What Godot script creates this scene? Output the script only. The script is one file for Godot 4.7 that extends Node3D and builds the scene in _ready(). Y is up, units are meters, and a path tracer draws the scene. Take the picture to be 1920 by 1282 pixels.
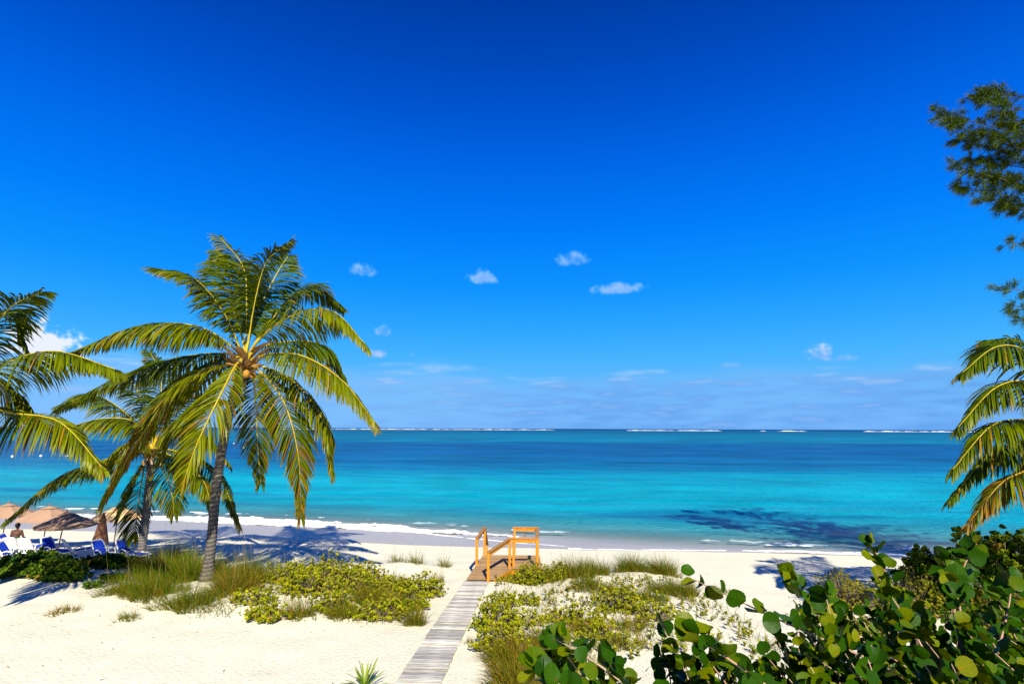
extends Node3D
# A coconut palm beach seen from a raised balcony: dune plants, boardwalk and deck, turquoise lagoon, reef surf at the horizon.
# World: y up, sea level at y = 0, the sea lies towards -z.

const EXPOSURE := 1.6
const SUN_WAY := Vector3(-0.18, -0.75, -1.0)

class MB:
	var v := PackedVector3Array()
	var n := PackedVector3Array()
	var c := PackedColorArray()
	var t := PackedVector2Array()
	var i := PackedInt32Array()
	var col := Color.WHITE

	func vert(p: Vector3, nn: Vector3, uv := Vector2.ZERO) -> int:
		v.append(p)
		n.append(nn)
		c.append(col)
		t.append(uv)
		return v.size() - 1

	func tri(a: Vector3, b: Vector3, d: Vector3) -> void:
		var nn := (d - a).cross(b - a).normalized()
		var k := v.size()
		for p in [a, b, d]:
			vert(p, nn, Vector2(p.x, p.z))
		i.append(k); i.append(k + 1); i.append(k + 2)

	func quad(a: Vector3, b: Vector3, d: Vector3, e: Vector3) -> void:
		tri(a, b, d)
		tri(a, d, e)

	# a tapering, bending ribbon: a leaflet, a grass blade, a needle
	func blade(p: Vector3, dir: Vector3, length: float, width: float, across: Vector3, bend: Vector3, segs: int, c0: Color, c1: Color, bulge := 0.0) -> Vector3:
		var d := dir
		var k := v.size()
		for s in segs + 1:
			var f := float(s) / segs
			var w := width * 0.5 * (1.0 - f) if bulge == 0.0 else width * 0.5 * maxf(0.0, minf(1.0, (0.35 + bulge * f) * (1.0 - f * f * f)))
			var a := (across - d * across.dot(d)).normalized()
			var nn := d.cross(a)
			var cc := c0.lerp(c1, f)
			if s < segs:
				v.append(p - a * w); v.append(p + a * w)
				n.append(nn); n.append(nn)
				c.append(cc); c.append(cc)
				t.append(Vector2(0, f)); t.append(Vector2(1, f))
				if s > 0:
					var q := k + s * 2
					i.append(q - 2); i.append(q - 1); i.append(q + 1)
					i.append(q - 2); i.append(q + 1); i.append(q)
				d = (d + bend / segs).normalized()
				p += d * (length / segs)
			else:
				v.append(p); n.append(nn); c.append(cc); t.append(Vector2(0.5, 1))
				var q := k + s * 2
				i.append(q - 2); i.append(q - 1); i.append(q)
		return p

	func tube(pts: Array, radii: Array, sides := 6, cap := true) -> void:
		var k := v.size()
		var ref := Vector3(0.31, 0.2, 0.93)
		for s in pts.size():
			var d: Vector3 = (pts[mini(s + 1, pts.size() - 1)] - pts[maxi(s - 1, 0)]).normalized()
			var a := d.cross(ref).normalized()
			var b := d.cross(a)
			for j in sides:
				var th := TAU * j / sides
				var nn := a * cos(th) + b * sin(th)
				vert(pts[s] + nn * radii[s], nn, Vector2(float(j) / sides, float(s)))
		for s in pts.size() - 1:
			for j in sides:
				var q := k + s * sides + j
				var r := k + s * sides + (j + 1) % sides
				i.append(q); i.append(q + sides); i.append(r)
				i.append(r); i.append(q + sides); i.append(r + sides)
		if cap:
			for e in [0, pts.size() - 1]:
				var q := k + int(e) * sides
				for j in range(1, sides - 1):
					i.append(q); i.append(q + j); i.append(q + j + 1)

	# a box with chamfered edges, its axes given by a transform
	func box(x: Transform3D, size: Vector3, ch := 0.006) -> void:
		var h := size * 0.5
		var cc := minf(ch, minf(h.x, minf(h.y, h.z)) * 0.45)
		var ax := [Vector3.RIGHT, Vector3.UP, Vector3.BACK]
		for a in 3:
			var b := (a + 1) % 3
			var d := (a + 2) % 3
			for s in [-1.0, 1.0]:
				var o: Vector3 = ax[a] * h[a] * s
				var u: Vector3 = ax[b] * (h[b] - cc)
				var w: Vector3 = ax[d] * (h[d] - cc)
				if s > 0:
					quad(x * (o - u - w), x * (o - u + w), x * (o + u + w), x * (o + u - w))
				else:
					quad(x * (o - u - w), x * (o + u - w), x * (o + u + w), x * (o - u + w))
				for e in [-1.0, 1.0]:
					var p: Vector3 = ax[a] * (h[a] - cc) * s + ax[b] * h[b] * e
					var q: Vector3 = ax[a] * h[a] * s + ax[b] * (h[b] - cc) * e
					if s * e > 0:
						quad(x * (q - w), x * (q + w), x * (p + w), x * (p - w))
					else:
						quad(x * (q - w), x * (p - w), x * (p + w), x * (q + w))

	# a ball with rows and a squash, for buds, nuts and buoys
	func ball(at: Vector3, r: Vector3, rows := 8, cols := 10) -> void:
		var k := v.size()
		for a in rows + 1:
			var f := PI * a / rows
			for b in cols:
				var g := TAU * b / cols
				var d := Vector3(sin(f) * cos(g), cos(f), sin(f) * sin(g))
				vert(at + d * r, (d / r).normalized(), Vector2(float(b) / cols, float(a) / rows))
		for a in rows:
			for b in cols:
				var q := k + a * cols + b
				var e := k + a * cols + (b + 1) % cols
				i.append(q); i.append(q + cols); i.append(e)
				i.append(e); i.append(q + cols); i.append(e + cols)

	func mesh() -> ArrayMesh:
		var arr := []
		arr.resize(Mesh.ARRAY_MAX)
		arr[Mesh.ARRAY_VERTEX] = v
		arr[Mesh.ARRAY_NORMAL] = n
		arr[Mesh.ARRAY_COLOR] = c
		arr[Mesh.ARRAY_TEX_UV] = t
		arr[Mesh.ARRAY_INDEX] = i
		var m := ArrayMesh.new()
		m.add_surface_from_arrays(Mesh.PRIMITIVE_TRIANGLES, arr)
		return m

var rng := RandomNumberGenerator.new()
var noise := FastNoiseLite.new()
var fine := FastNoiseLite.new()
var M := {}
var names := {}

# ---------------------------------------------------------------- naming
func numbered(called: String) -> String:
	names[called] = names.get(called, -1) + 1
	return called if names[called] == 0 else "%s_%03d" % [called, names[called]]

func tag(o: Node, label: String, category: String, group := "", kind := "") -> void:
	if label: o.set_meta("label", label)
	if category: o.set_meta("category", category)
	if group: o.set_meta("group", group)
	if kind: o.set_meta("kind", kind)

func thing(called: String, label: String, category: String, at := Vector3.ZERO, turn := 0.0, group := "") -> Node3D:
	var o := Node3D.new()
	o.name = numbered(called)
	add_child(o)
	o.position = at
	o.rotation.y = turn
	tag(o, label, category, group)
	return o

func part(parent: Node, called: String, m: Mesh, material: Material, kind := "") -> MeshInstance3D:
	var o := MeshInstance3D.new()
	o.name = called
	o.mesh = m
	o.material_override = material
	o.cast_shadow = GeometryInstance3D.SHADOW_CASTING_SETTING_ON
	parent.add_child(o, true)
	if kind: o.set_meta("kind", kind)
	return o

func whole(called: String, m: Mesh, material: Material, label: String, category: String, group := "", kind := "") -> MeshInstance3D:
	var o := part(self, numbered(called), m, material)
	tag(o, label, category, group, kind)
	return o

func copy(o: Node3D, label := "") -> Node3D:
	var d: Node3D = o.duplicate()
	d.name = numbered(String(o.name).split("_0")[0])
	add_child(d)
	if label: d.set_meta("label", label)
	return d

# ---------------------------------------------------------------- colours and materials
func lin(r: float, g: float, b: float) -> Color:
	return Color(r, g, b).linear_to_srgb()

func mat(called: String, c: Color, rough := 0.8, spec := 0.5, vertex := false) -> StandardMaterial3D:
	var m := StandardMaterial3D.new()
	m.resource_name = called
	m.albedo_color = c
	m.roughness = rough
	m.metallic_specular = spec
	m.vertex_color_use_as_albedo = vertex
	m.cull_mode = BaseMaterial3D.CULL_DISABLED
	M[called] = m
	return m

func leafy(called: String, rough := 0.5, back := Color(0.5, 0.5, 0.12), spec := 0.2) -> StandardMaterial3D:
	var m := mat(called, Color.WHITE, rough, spec, true)
	m.backlight_enabled = true
	m.backlight = back
	return m

func noise_picture(freq: float, octaves: int, size := 512, sd := 1) -> Image:
	var f := FastNoiseLite.new()
	f.seed = sd
	f.noise_type = FastNoiseLite.TYPE_SIMPLEX_SMOOTH
	f.frequency = freq
	f.fractal_octaves = octaves
	return f.get_seamless_image(size, size)

func relief(im: Image, strength: float) -> ImageTexture:
	var d: Image = im.duplicate()
	d.convert(Image.FORMAT_L8)
	d.bump_map_to_normal_map(strength)
	return ImageTexture.create_from_image(d)

func toned(im: Image, a: Color, b: Color) -> ImageTexture:
	var w := im.get_width()
	var h := im.get_height()
	var o := Image.create_empty(w, h, false, Image.FORMAT_RGB8)
	for y in h:
		for x in w:
			o.set_pixel(x, y, a.lerp(b, im.get_pixel(x, y).r))
	return ImageTexture.create_from_image(o)

func spread(m: StandardMaterial3D, scale: Vector3) -> void:
	m.uv1_triplanar = true
	m.uv1_world_triplanar = true
	m.uv1_scale = scale

func wood(called: String, a: Color, b: Color, scale: Vector3, rough := 0.75) -> StandardMaterial3D:
	var m := mat(called, Color.WHITE, rough, 0.4)
	m.albedo_texture = toned(M_grain, a, b)
	m.normal_enabled = true
	m.normal_texture = M_grain_relief
	m.normal_scale = 0.5
	spread(m, scale)
	return m

var M_grain: Image
var M_grain_relief: ImageTexture

func make_materials() -> void:
	M_grain = noise_picture(0.02, 5, 256, 5)
	M_grain_relief = relief(M_grain, 6.0)
	# sand: pale coral sand, with a grain and with the dimples of old footprints
	var sand := mat("dry_sand", Color.WHITE, 0.95, 0.25, true)
	var grains := noise_picture(0.03, 5, 512, 3)
	sand.albedo_texture = toned(grains, Color(0.88, 0.87, 0.85), Color(1.0, 1.0, 1.0))
	sand.normal_enabled = true
	sand.normal_texture = relief(noise_picture(0.025, 4, 512, 4), 14.0)
	sand.normal_scale = 0.3
	spread(sand, Vector3(0.55, 0.55, 0.55))
	var wet := mat("wet_sand", Color.WHITE, 0.45, 0.5, true)
	wet.albedo_texture = toned(grains, Color(0.9, 0.9, 0.9), Color(1.0, 1.0, 1.0))
	spread(wet, Vector3(0.2, 0.2, 0.2))
	var sea := mat("sea_water", Color.WHITE, 0.3, 0.3, true)
	sea.transparency = BaseMaterial3D.TRANSPARENCY_ALPHA
	sea.normal_enabled = true
	sea.normal_texture = relief(noise_picture(0.02, 5, 512, 8), 16.0)
	sea.normal_scale = 0.9
	spread(sea, Vector3(0.09, 0.1, 0.24))
	mat("foam", lin(0.86, 0.87, 0.86), 0.9, 0.3)
	leafy("palm_leaf", 0.38, Color(0.2, 0.22, 0.01), 0.22)
	mat("palm_rachis", Color.WHITE, 0.5, 0.4, true)
	var bark := mat("palm_bark", Color.WHITE, 0.9, 0.3, true)
	bark.albedo_texture = toned(noise_picture(0.03, 4, 256, 9), Color(0.72, 0.7, 0.68), Color(1, 1, 1))
	spread(bark, Vector3(1.2, 2.5, 1.2))
	mat("palm_fibre", Color.WHITE, 0.9, 0.2, true)
	leafy("needle", 0.7, Color(0.25, 0.3, 0.08))
	leafy("grass", 0.6, Color(0.4, 0.42, 0.04), 0.15)
	leafy("bush_leaf", 0.55, Color(0.4, 0.42, 0.05), 0.15)
	mat("stem", Color.WHITE, 0.85, 0.3, true)
	mat("litter", Color.WHITE, 0.95, 0.2, true)
	mat("white_plastic", lin(0.82, 0.82, 0.8), 0.4, 0.5)
	mat("blue_sling", lin(0.012, 0.05, 0.5), 0.7, 0.3)
	mat("canvas", lin(0.40, 0.25, 0.165), 0.9, 0.2)
	mat("canvas_pale", lin(0.70, 0.46, 0.23), 0.9, 0.2)
	mat("canvas_brown", lin(0.26, 0.12, 0.07), 0.9, 0.2)
	mat("pole_wood", lin(0.28, 0.13, 0.08), 0.6, 0.4)
	mat("coconut", lin(0.42, 0.2, 0.02), 0.6, 0.4)
	mat("skin", lin(0.1, 0.045, 0.025), 0.6, 0.4)
	mat("hair", lin(0.012, 0.01, 0.01), 0.7, 0.3)
	mat("green_cloth", lin(0.12, 0.42, 0.16), 0.9, 0.2)
	mat("buoy_white", lin(0.85, 0.85, 0.85), 0.5, 0.5)
	mat("rope", lin(0.2, 0.1, 0.04), 0.9, 0.2)
	for k in 6:
		var g := 0.82 + 0.048 * ((k * 5) % 6)
		var warm := 0.02 * (k % 3)
		wood("grey_plank_%d" % k, Color(0.60 * g + warm, 0.585 * g + warm * 0.8, 0.555 * g), Color(0.93 * g + warm, 0.905 * g + warm * 0.8, 0.86 * g), Vector3(0.35, 2.0, 2.6))
	for k in 4:
		var g := 0.86 + 0.06 * ((k * 3) % 4)
		wood("deck_plank_%d" % k, Color(0.58 * g, 0.45 * g, 0.29 * g), Color(0.76 * g, 0.61 * g, 0.42 * g), Vector3(0.35, 2.0, 2.6))
	wood("rail_wood", Color(0.70, 0.44, 0.045), Color(0.83, 0.55, 0.07), Vector3(2.4, 0.4, 2.4), 0.6)
	wood("rail_top_wood", Color(0.55, 0.40, 0.22), Color(0.68, 0.50, 0.28), Vector3(1.4, 1.4, 1.4), 0.7)

# ---------------------------------------------------------------- the lie of the land
const SHORE := [[-400.0, -95.0], [-120.0, -58.0], [-80.0, -52.0], [-39.0, -44.8], [-13.0, -40.0], [-2.0, -36.8], [5.8, -33.7], [12.7, -32.2], [25.0, -30.5], [40.0, -29.0], [120.0, -21.0], [400.0, 5.0]]
const DRY := [[-400.0, -84.0], [-80.0, -42.5], [-30.3, -36.0], [-16.7, -33.1], [-4.0, -31.6], [4.0, -31.2], [9.7, -31.6], [12.7, -31.7], [25.0, -30.0], [40.0, -28.6], [400.0, 5.4]]
const RISE := [[-2000.0, -8.0], [-60.0, -3.0], [-20.0, -1.3], [-5.0, -0.4], [0.0, 0.0], [4.0, 0.22], [8.0, 0.42], [11.0, 0.58], [14.0, 0.78], [17.0, 1.06], [20.0, 1.3], [25.0, 1.62], [30.0, 1.8], [60.0, 2.0], [500.0, 2.2]]
# low dunes: x, z, radius, height
const DUNES := [[-10.0, -19.0, 3.2, 0.28], [-15.2, -23.6, 2.0, 0.2], [-6.3, -18.6, 2.8, 0.22], [-4.4, -24.6, 1.8, 0.28], [2.6, -22.4, 2.2, 0.28], [5.4, -23.6, 2.2, 0.3], [4.2, -19.4, 2.5, 0.2], [0.3, -15.0, 1.6, 0.12], [-17.0, -20.8, 3.0, 0.25]]

func along(table: Array, x: float) -> float:
	for k in range(1, table.size()):
		if x <= table[k][0]:
			var f: float = (x - table[k - 1][0]) / (table[k][0] - table[k - 1][0])
			return lerpf(table[k - 1][1], table[k][1], f)
	return table[-1][1]

func shore(x: float) -> float:
	return (along(SHORE, x - 3.0) + along(SHORE, x) + along(SHORE, x + 3.0)) / 3.0

func walk_x(z: float) -> float:
	return lerpf(-1.76, -1.24, (z + 11.9) / -9.4)

func walk_y(z: float) -> float:
	return lerpf(1.70, 1.13, clampf((z + 11.9) / -9.4, -0.8, 1.0))

func ground(x: float, z: float) -> float:
	var inland := z - shore(x)
	var h := (along(RISE, inland - 1.0) + along(RISE, inland) + along(RISE, inland + 1.0)) / 3.0
	if inland > 6.0:
		for d in DUNES:
			var q: float = ((x - d[0]) ** 2 + (z - d[1]) ** 2) / (d[2] * d[2])
			if q < 4.0:
				h += d[3] * exp(-q * 1.5)
		var rough := smoothstep(6.0, 11.0, inland)
		h += rough * (0.07 * noise.get_noise_2d(x * 14.0, z * 14.0) + 0.035 * noise.get_noise_2d(x * 60.0, z * 60.0))
		# sand lies level with the boardwalk along its edges
		if z < -5.0 and z > -22.5:
			var beside := absf(x - walk_x(z))
			var near := 1.0 - smoothstep(0.5, 1.9, beside)
			h = lerpf(h, walk_y(z) - 0.055 + 0.025 * noise.get_noise_2d(x * 90.0, z * 90.0), near * (1.0 - smoothstep(-21.6, -22.5, z)))
	return h

func spot(x: float, z: float, sink := 0.02) -> Vector3:
	return Vector3(x, ground(x, z) - sink, z)

func steps_of(marks: Array) -> PackedFloat32Array:
	# marks: [from, to, step], joined end to end
	var o := PackedFloat32Array()
	for m in marks:
		var k := int(round(absf(m[1] - m[0]) / m[2]))
		for j in k:
			o.append(lerpf(m[0], m[1], float(j) / k))
	o.append(marks[-1][1])
	return o

func grid_mesh(nx: int, nz: int, v: PackedVector3Array, c: PackedColorArray) -> ArrayMesh:
	var mb := MB.new()
	mb.v = v
	mb.c = c
	mb.n.resize(v.size())
	mb.t.resize(v.size())
	for r in nz:
		for q in nx:
			var k := r * nx + q
			var a := v[r * nx + mini(q + 1, nx - 1)] - v[r * nx + maxi(q - 1, 0)]
			var b := v[mini(r + 1, nz - 1) * nx + q] - v[maxi(r - 1, 0) * nx + q]
			var nn := a.cross(b).normalized()
			mb.n[k] = nn if nn.y > 0 else -nn
			mb.t[k] = Vector2(v[k].x, v[k].z)
	var up := v[1].x > v[0].x
	for r in nz - 1:
		for q in nx - 1:
			var k := r * nx + q
			if up:
				mb.i.append_array(PackedInt32Array([k, k + nx, k + 1, k + 1, k + nx, k + nx + 1]))
			else:
				mb.i.append_array(PackedInt32Array([k, k + 1, k + nx, k + 1, k + nx + 1, k + nx]))
	return mb.mesh()

func make_ground() -> void:
	var xs := steps_of([[-400.0, -60.0, 12.0], [-60.0, -30.0, 0.8], [-30.0, 18.0, 0.22], [18.0, 50.0, 0.9], [50.0, 400.0, 12.0]])
	var zs := steps_of([[90.0, 10.0, 6.0], [10.0, -8.0, 0.6], [-8.0, -33.0, 0.2], [-33.0, -52.0, 0.45], [-52.0, -130.0, 4.0]])
	var v := PackedVector3Array()
	var c := PackedColorArray()
	for z in zs:
		for x in xs:
			var g := 1.0 + 0.06 * noise.get_noise_2d(x * 9.0, z * 9.0) + 0.04 * fine.get_noise_2d(x * 70.0, z * 70.0)
			v.append(Vector3(x, ground(x, z), z))
			c.append(Color(0.88 * g, 0.845 * g, 0.665 * g))
	var o := part(self, "sand_beach", grid_mesh(xs.size(), zs.size(), v, c), M.dry_sand)
	tag(o, "", "", "", "structure")
	# the strip that the swash keeps wet, smoother and darker
	xs = steps_of([[-90.0, -45.0, 1.0], [-45.0, 22.0, 0.15], [22.0, 60.0, 1.0]])
	v = PackedVector3Array()
	c = PackedColorArray()
	var rows := 26
	for r in rows:
		for x in xs:
			var edge := along(DRY, x) + 0.5 * noise.get_noise_1d(x * 6.0) + 0.3 * noise.get_noise_1d(x * 22.0 + 900.0)
			var z := lerpf(edge, shore(x) - 9.0, float(r) / (rows - 1))
			var g := 1.0 + 0.1 * noise.get_noise_2d(x * 5.0, z * 24.0)
			v.append(Vector3(x, ground(x, z) + (0.004 if r == 0 else 0.016), z))
			c.append(Color(0.50 * g, 0.465 * g, 0.43 * g))
	o = part(self, "wet_sand", grid_mesh(xs.size(), rows, v, c), M.wet_sand)
	tag(o, "", "", "", "structure")

# water colour by distance from the shore, as depth and the sea floor give it: white sand shallows, seagrass band, deep lagoon, open sea
const DEEPS := [[0.0, Color(0.20, 0.42, 0.40)], [3.0, Color(0.09, 0.37, 0.38)], [8.0, Color(0.012, 0.30, 0.38)], [14.0, Color(0.004, 0.315, 0.41)], [30.0, Color(0.003, 0.34, 0.415)], [44.0, Color(0.002, 0.275, 0.39)], [58.0, Color(0.002, 0.14, 0.27)], [100.0, Color(0.002, 0.075, 0.205)], [190.0, Color(0.002, 0.07, 0.19)], [225.0, Color(0.002, 0.085, 0.195)], [250.0, Color(0.002, 0.155, 0.235)], [420.0, Color(0.002, 0.14, 0.215)], [900.0, Color(0.002, 0.09, 0.15)], [1900.0, Color(0.002, 0.06, 0.11)], [2200.0, Color(0.002, 0.02, 0.085)], [30000.0, Color(0.002, 0.018, 0.08)]]

func deep(q: float) -> Color:
	for k in range(1, DEEPS.size()):
		if q <= DEEPS[k][0]:
			var f: float = (q - DEEPS[k - 1][0]) / (DEEPS[k][0] - DEEPS[k - 1][0])
			return DEEPS[k - 1][1].lerp(DEEPS[k][1], f)
	return DEEPS[-1][1]

func make_sea() -> void:
	var qs := PackedFloat32Array()
	var q := -5.0
	while q < 25000.0:
		qs.append(q)
		q += 0.28 if q < 30.0 else maxf(0.28, (q - 30.0) * 0.02 + 0.28)
	var cols := 520
	var v := PackedVector3Array()
	var c := PackedColorArray()
	for r in qs.size():
		q = qs[r]
		var half := 62.0 + maxf(q, 0.0) * 1.6
		for k in cols:
			var x := (2.0 * k / (cols - 1) - 1.0) * half
			var keep := exp(-maxf(q, 0.0) / 120.0)
			var z := lerpf(-38.0, shore(x), keep) - q
			# low swell that steepens towards the beach, and wind chop
			var bend := 2.2 * noise.get_noise_2d(x * 1.2, q * 0.5)
			var swell := 0.07 * sin((q + bend) * 0.95) * smoothstep(0.0, 3.0, q) * (1.0 - smoothstep(12.0, 40.0, q))
			var chop := 0.055 * noise.get_noise_2d(x * 22.0, z * 55.0) * smoothstep(1.0, 9.0, q)
			chop += 0.16 * noise.get_noise_2d(x * 5.0, z * 11.0) * smoothstep(10.0, 60.0, q)
			var y := 0.03 + swell + chop if q < 400.0 else 0.03
			v.append(Vector3(x, y, z))
			# the sea floor shows through: its seagrass beds have ragged, streaky edges
			var patch := noise.get_noise_2d(x * 1.1 / (1.0 + q * 0.006), q * 6.0 / (1.0 + q * 0.012))
			var streak := noise.get_noise_2d(x * 2.6 / (1.0 + q * 0.01) + 500.0, q * 22.0 / (1.0 + q * 0.02))
			var cc := deep(maxf(0.0, q + (patch * 0.26 + streak * 0.10) * minf(q, 120.0) * (1.0 - 0.75 * smoothstep(120.0, 200.0, q))))
			if q > 3.0 and q < 40.0:
				var weed := smoothstep(0.22, 0.5, fine.get_noise_2d(x * 1.6 + 70.0, q * 10.0)) * (1.0 - smoothstep(12.0, 26.0, q))
				cc = cc.lerp(Color(0.004, 0.14, 0.28), weed * 0.7)
			var far := smoothstep(25.0, 70.0, q)
			var chop_shade := fine.get_noise_2d(x * lerpf(9.0, 2.2, far) / (1.0 + q * 0.002), z * lerpf(34.0, 9.0, far) / (1.0 + q * 0.003))  # light and dark reflections of the chop, painted into the water colour as streaks
			cc = cc * (1.0 + 0.2 * streak + chop_shade * lerpf(0.22, 0.6, far) * (1.0 - 0.6 * smoothstep(280.0, 500.0, q)))
			var bed := 0.055 * q
			cc.a = clampf(1.0 - exp(-maxf(bed, 0.0) * 4.2), 0.0, 1.0) if q < 24.0 else 1.0
			if q > 0.0 and q < 24.0: cc.a = maxf(cc.a, 0.12)
			c.append(cc)
	var o := part(self, "sea", grid_mesh(cols, qs.size(), v, c), M.sea_water)
	tag(o, "", "", "", "structure")

# foam: a quilt of small lumps wherever a ragged pattern passes a threshold
func foam(called: String, label: String, x0: float, x1: float, mid: Callable, width: Callable, cell: float, thr: float, lift: float) -> void:
	var mb := MB.new()
	var nx := int((x1 - x0) / cell)
	for a in nx:
		var x := x0 + a * cell
		var w: float = width.call(x)
		if w <= 0.02: continue
		var m: float = mid.call(x)
		var nz := int(w / cell) + 1
		for b in nz:
			var z := m + (float(b) / nz - 0.5) * w
			if _foam_at(x, z, m, w) < thr: continue
			var p := []
			for e in [[0, 0], [1, 0], [1, 1], [0, 1]]:
				var xx: float = x + e[0] * cell * 1.02
				var zz: float = z + e[1] * cell * 1.02
				var s := clampf((_foam_at(xx, zz, m, w) - thr) * 2.2, 0.0, 1.0)
				var base := maxf(ground(xx, zz) + 0.02, 0.055)
				p.append(Vector3(xx, base + lift * s * (0.55 + 0.45 * fine.get_noise_2d(xx * 160.0, zz * 160.0)), zz))
			mb.quad(p[0], p[3], p[2], p[1])
	if mb.v.size():
		whole(called, mb.mesh(), M.foam, label, "foam", "", "stuff")

func _foam_at(x: float, z: float, m: float, w: float) -> float:
	var e := absf(z - m) / (w * 0.5)
	return 0.55 * (1.0 - e * e) + 0.75 * fine.get_noise_2d(x * 22.0, z * 42.0) + 0.3 * fine.get_noise_2d(x * 90.0 + 300.0, z * 120.0)

func make_surf() -> void:
	foam("surf_foam", "thick white surf breaking along the beach behind the palms and deck", -62.0, 0.5, func(x): return shore(x) + 0.3 + 0.5 * noise.get_noise_1d(x * 5.0), func(x): return clampf(2.5 + 3.0 * noise.get_noise_1d(x * 4.0 + 40.0), 0.7, 3.6) * smoothstep(0.6, -6.0, x) + 0.2, 0.07, -0.05, 0.11)
	foam("swash_foam", "thin curved line of foam on wet sand left of the deck", -9.0, 3.0, func(x): return shore(x) + lerpf(0.8, 2.6, clampf((x + 9.0) / 9.0, 0.0, 1.0)) + 0.25 * noise.get_noise_1d(x * 12.0), func(x): return 0.55 + 0.5 * noise.get_noise_1d(x * 16.0), 0.05, 0.25, 0.03)
	foam("shore_foam", "thin white foam edging the water right of the deck", 3.0, 30.0, func(x): return along(DRY, x) - 0.25 + 0.22 * noise.get_noise_1d(x * 10.0), func(x): return 0.42 + 0.5 * noise.get_noise_1d(x * 7.0 + 80.0) + 0.3 * smoothstep(9.0, 12.0, x), 0.05, 0.16, 0.05)
	foam("ripple_foam", "loose flecks of foam on shallow water right of the deck", 0.0, 26.0, func(x): return shore(x) - 2.2 + 0.7 * noise.get_noise_1d(x * 6.0), func(x): return 1.6, 0.05, 0.66, 0.04)
	foam("fleck_foam", "loose flecks of foam just behind the breaking surf", -40.0, 2.0, func(x): return shore(x) - 2.8, func(x): return 2.2, 0.06, 0.86, 0.05)
	# breakers on the reef, a long way out
	for e in [["longest unbroken white line of reef surf, left of centre at the horizon", -1010.0, 190.0, -2500.0], ["white line of reef surf at the horizon, right of the picture's centre", 415.0, 762.0, -2080.0], ["shortest white dash of reef surf at the horizon", 845.0, 868.0, -1960.0], ["short white line of reef surf between the short dash and the right palm", 890.0, 990.0, -1930.0], ["white line of reef surf running behind the fronds of the right palm", 1130.0, 1900.0, -1850.0]]:
		var mb := MB.new()
		var k := int((e[2] - e[1]) / 4.0)
		var row := []
		for s in k + 1:
			var x: float = e[1] + s * 4.0
			var f := fine.get_noise_1d(x * 2.0) + 0.5 * fine.get_noise_1d(x * 9.0)
			var h := maxf(0.35, 1.5 + 1.6 * f) * smoothstep(0.0, 30.0, minf(x - e[1], e[2] - x) + 8.0)
			row.append([Vector3(x, 0.0, e[3] + 9.0 + 10.0 * f), Vector3(x, 0.05 + h, e[3]), Vector3(x, 0.0, e[3] - 8.0)])
		for s in k:
			mb.quad(row[s][0], row[s][1], row[s + 1][1], row[s + 1][0])
			mb.quad(row[s][1], row[s][2], row[s + 1][2], row[s + 1][1])
		whole("reef_breaker", mb.mesh(), M.foam, e[0], "surf", "breakers on the distant reef")

# ---------------------------------------------------------------- sky
const SKY := [[0.0, Color8(124, 188, 255)], [2.0, Color8(118, 190, 255)], [4.5, Color8(98, 188, 255)], [7.0, Color8(72, 180, 255)], [10.0, Color8(46, 166, 255)], [14.0, Color8(16, 148, 255)], [19.0, Color8(2, 128, 252)], [25.0, Color8(0, 106, 234)], [31.0, Color8(0, 84, 206)], [36.0, Color8(0, 70, 182)], [41.0, Color8(0, 58, 160)], [60.0, Color8(0, 46, 134)], [90.0, Color8(0, 40, 120)]]
# az, el, width, height in degrees, strength
const CLOUDS := [[-15.1, 15.2, 2.6, 1.7, 0.7], [-2.9, 15.0, 3.5, 1.9, 0.75], [6.3, 16.7, 3.9, 1.7, 0.7], [10.9, 13.7, 5.3, 1.5, 0.75], [-12.9, 9.3, 1.7, 1.5, 0.75], [-13.5, 7.2, 1.9, 1.2, 0.85], [28.6, 6.5, 2.5, 2.2, 1.0], [30.0, 6.1, 2.6, 0.8, 0.5], [-39.7, 6.0, 4.6, 4.2, 2.0], [-41.2, 9.0, 3.4, 1.6, 0.4], [-10.1, 7.2, 0.9, 0.5, 0.3], [21.3, 5.9, 2.2, 0.7, 0.4], [-36.5, 4.6, 2.6, 1.6, 0.7], [62.0, 9.0, 6.0, 2.2, 0.8], [90.0, 13.0, 5.0, 2.0, 0.6], [125.0, 8.0, 7.0, 2.4, 0.9], [160.0, 12.0, 4.0, 1.8, 0.6], [-70.0, 10.0, 6.0, 2.4, 0.9], [-105.0, 14.0, 4.0, 1.7, 0.6], [-140.0, 8.0, 7.0, 2.6, 0.9]]

func sky_at(el: float) -> Color:
	for k in range(1, SKY.size()):
		if el <= SKY[k][0]:
			var f: float = (el - SKY[k - 1][0]) / (SKY[k][0] - SKY[k - 1][0])
			return SKY[k - 1][1].lerp(SKY[k][1], f)
	return SKY[-1][1]

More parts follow.
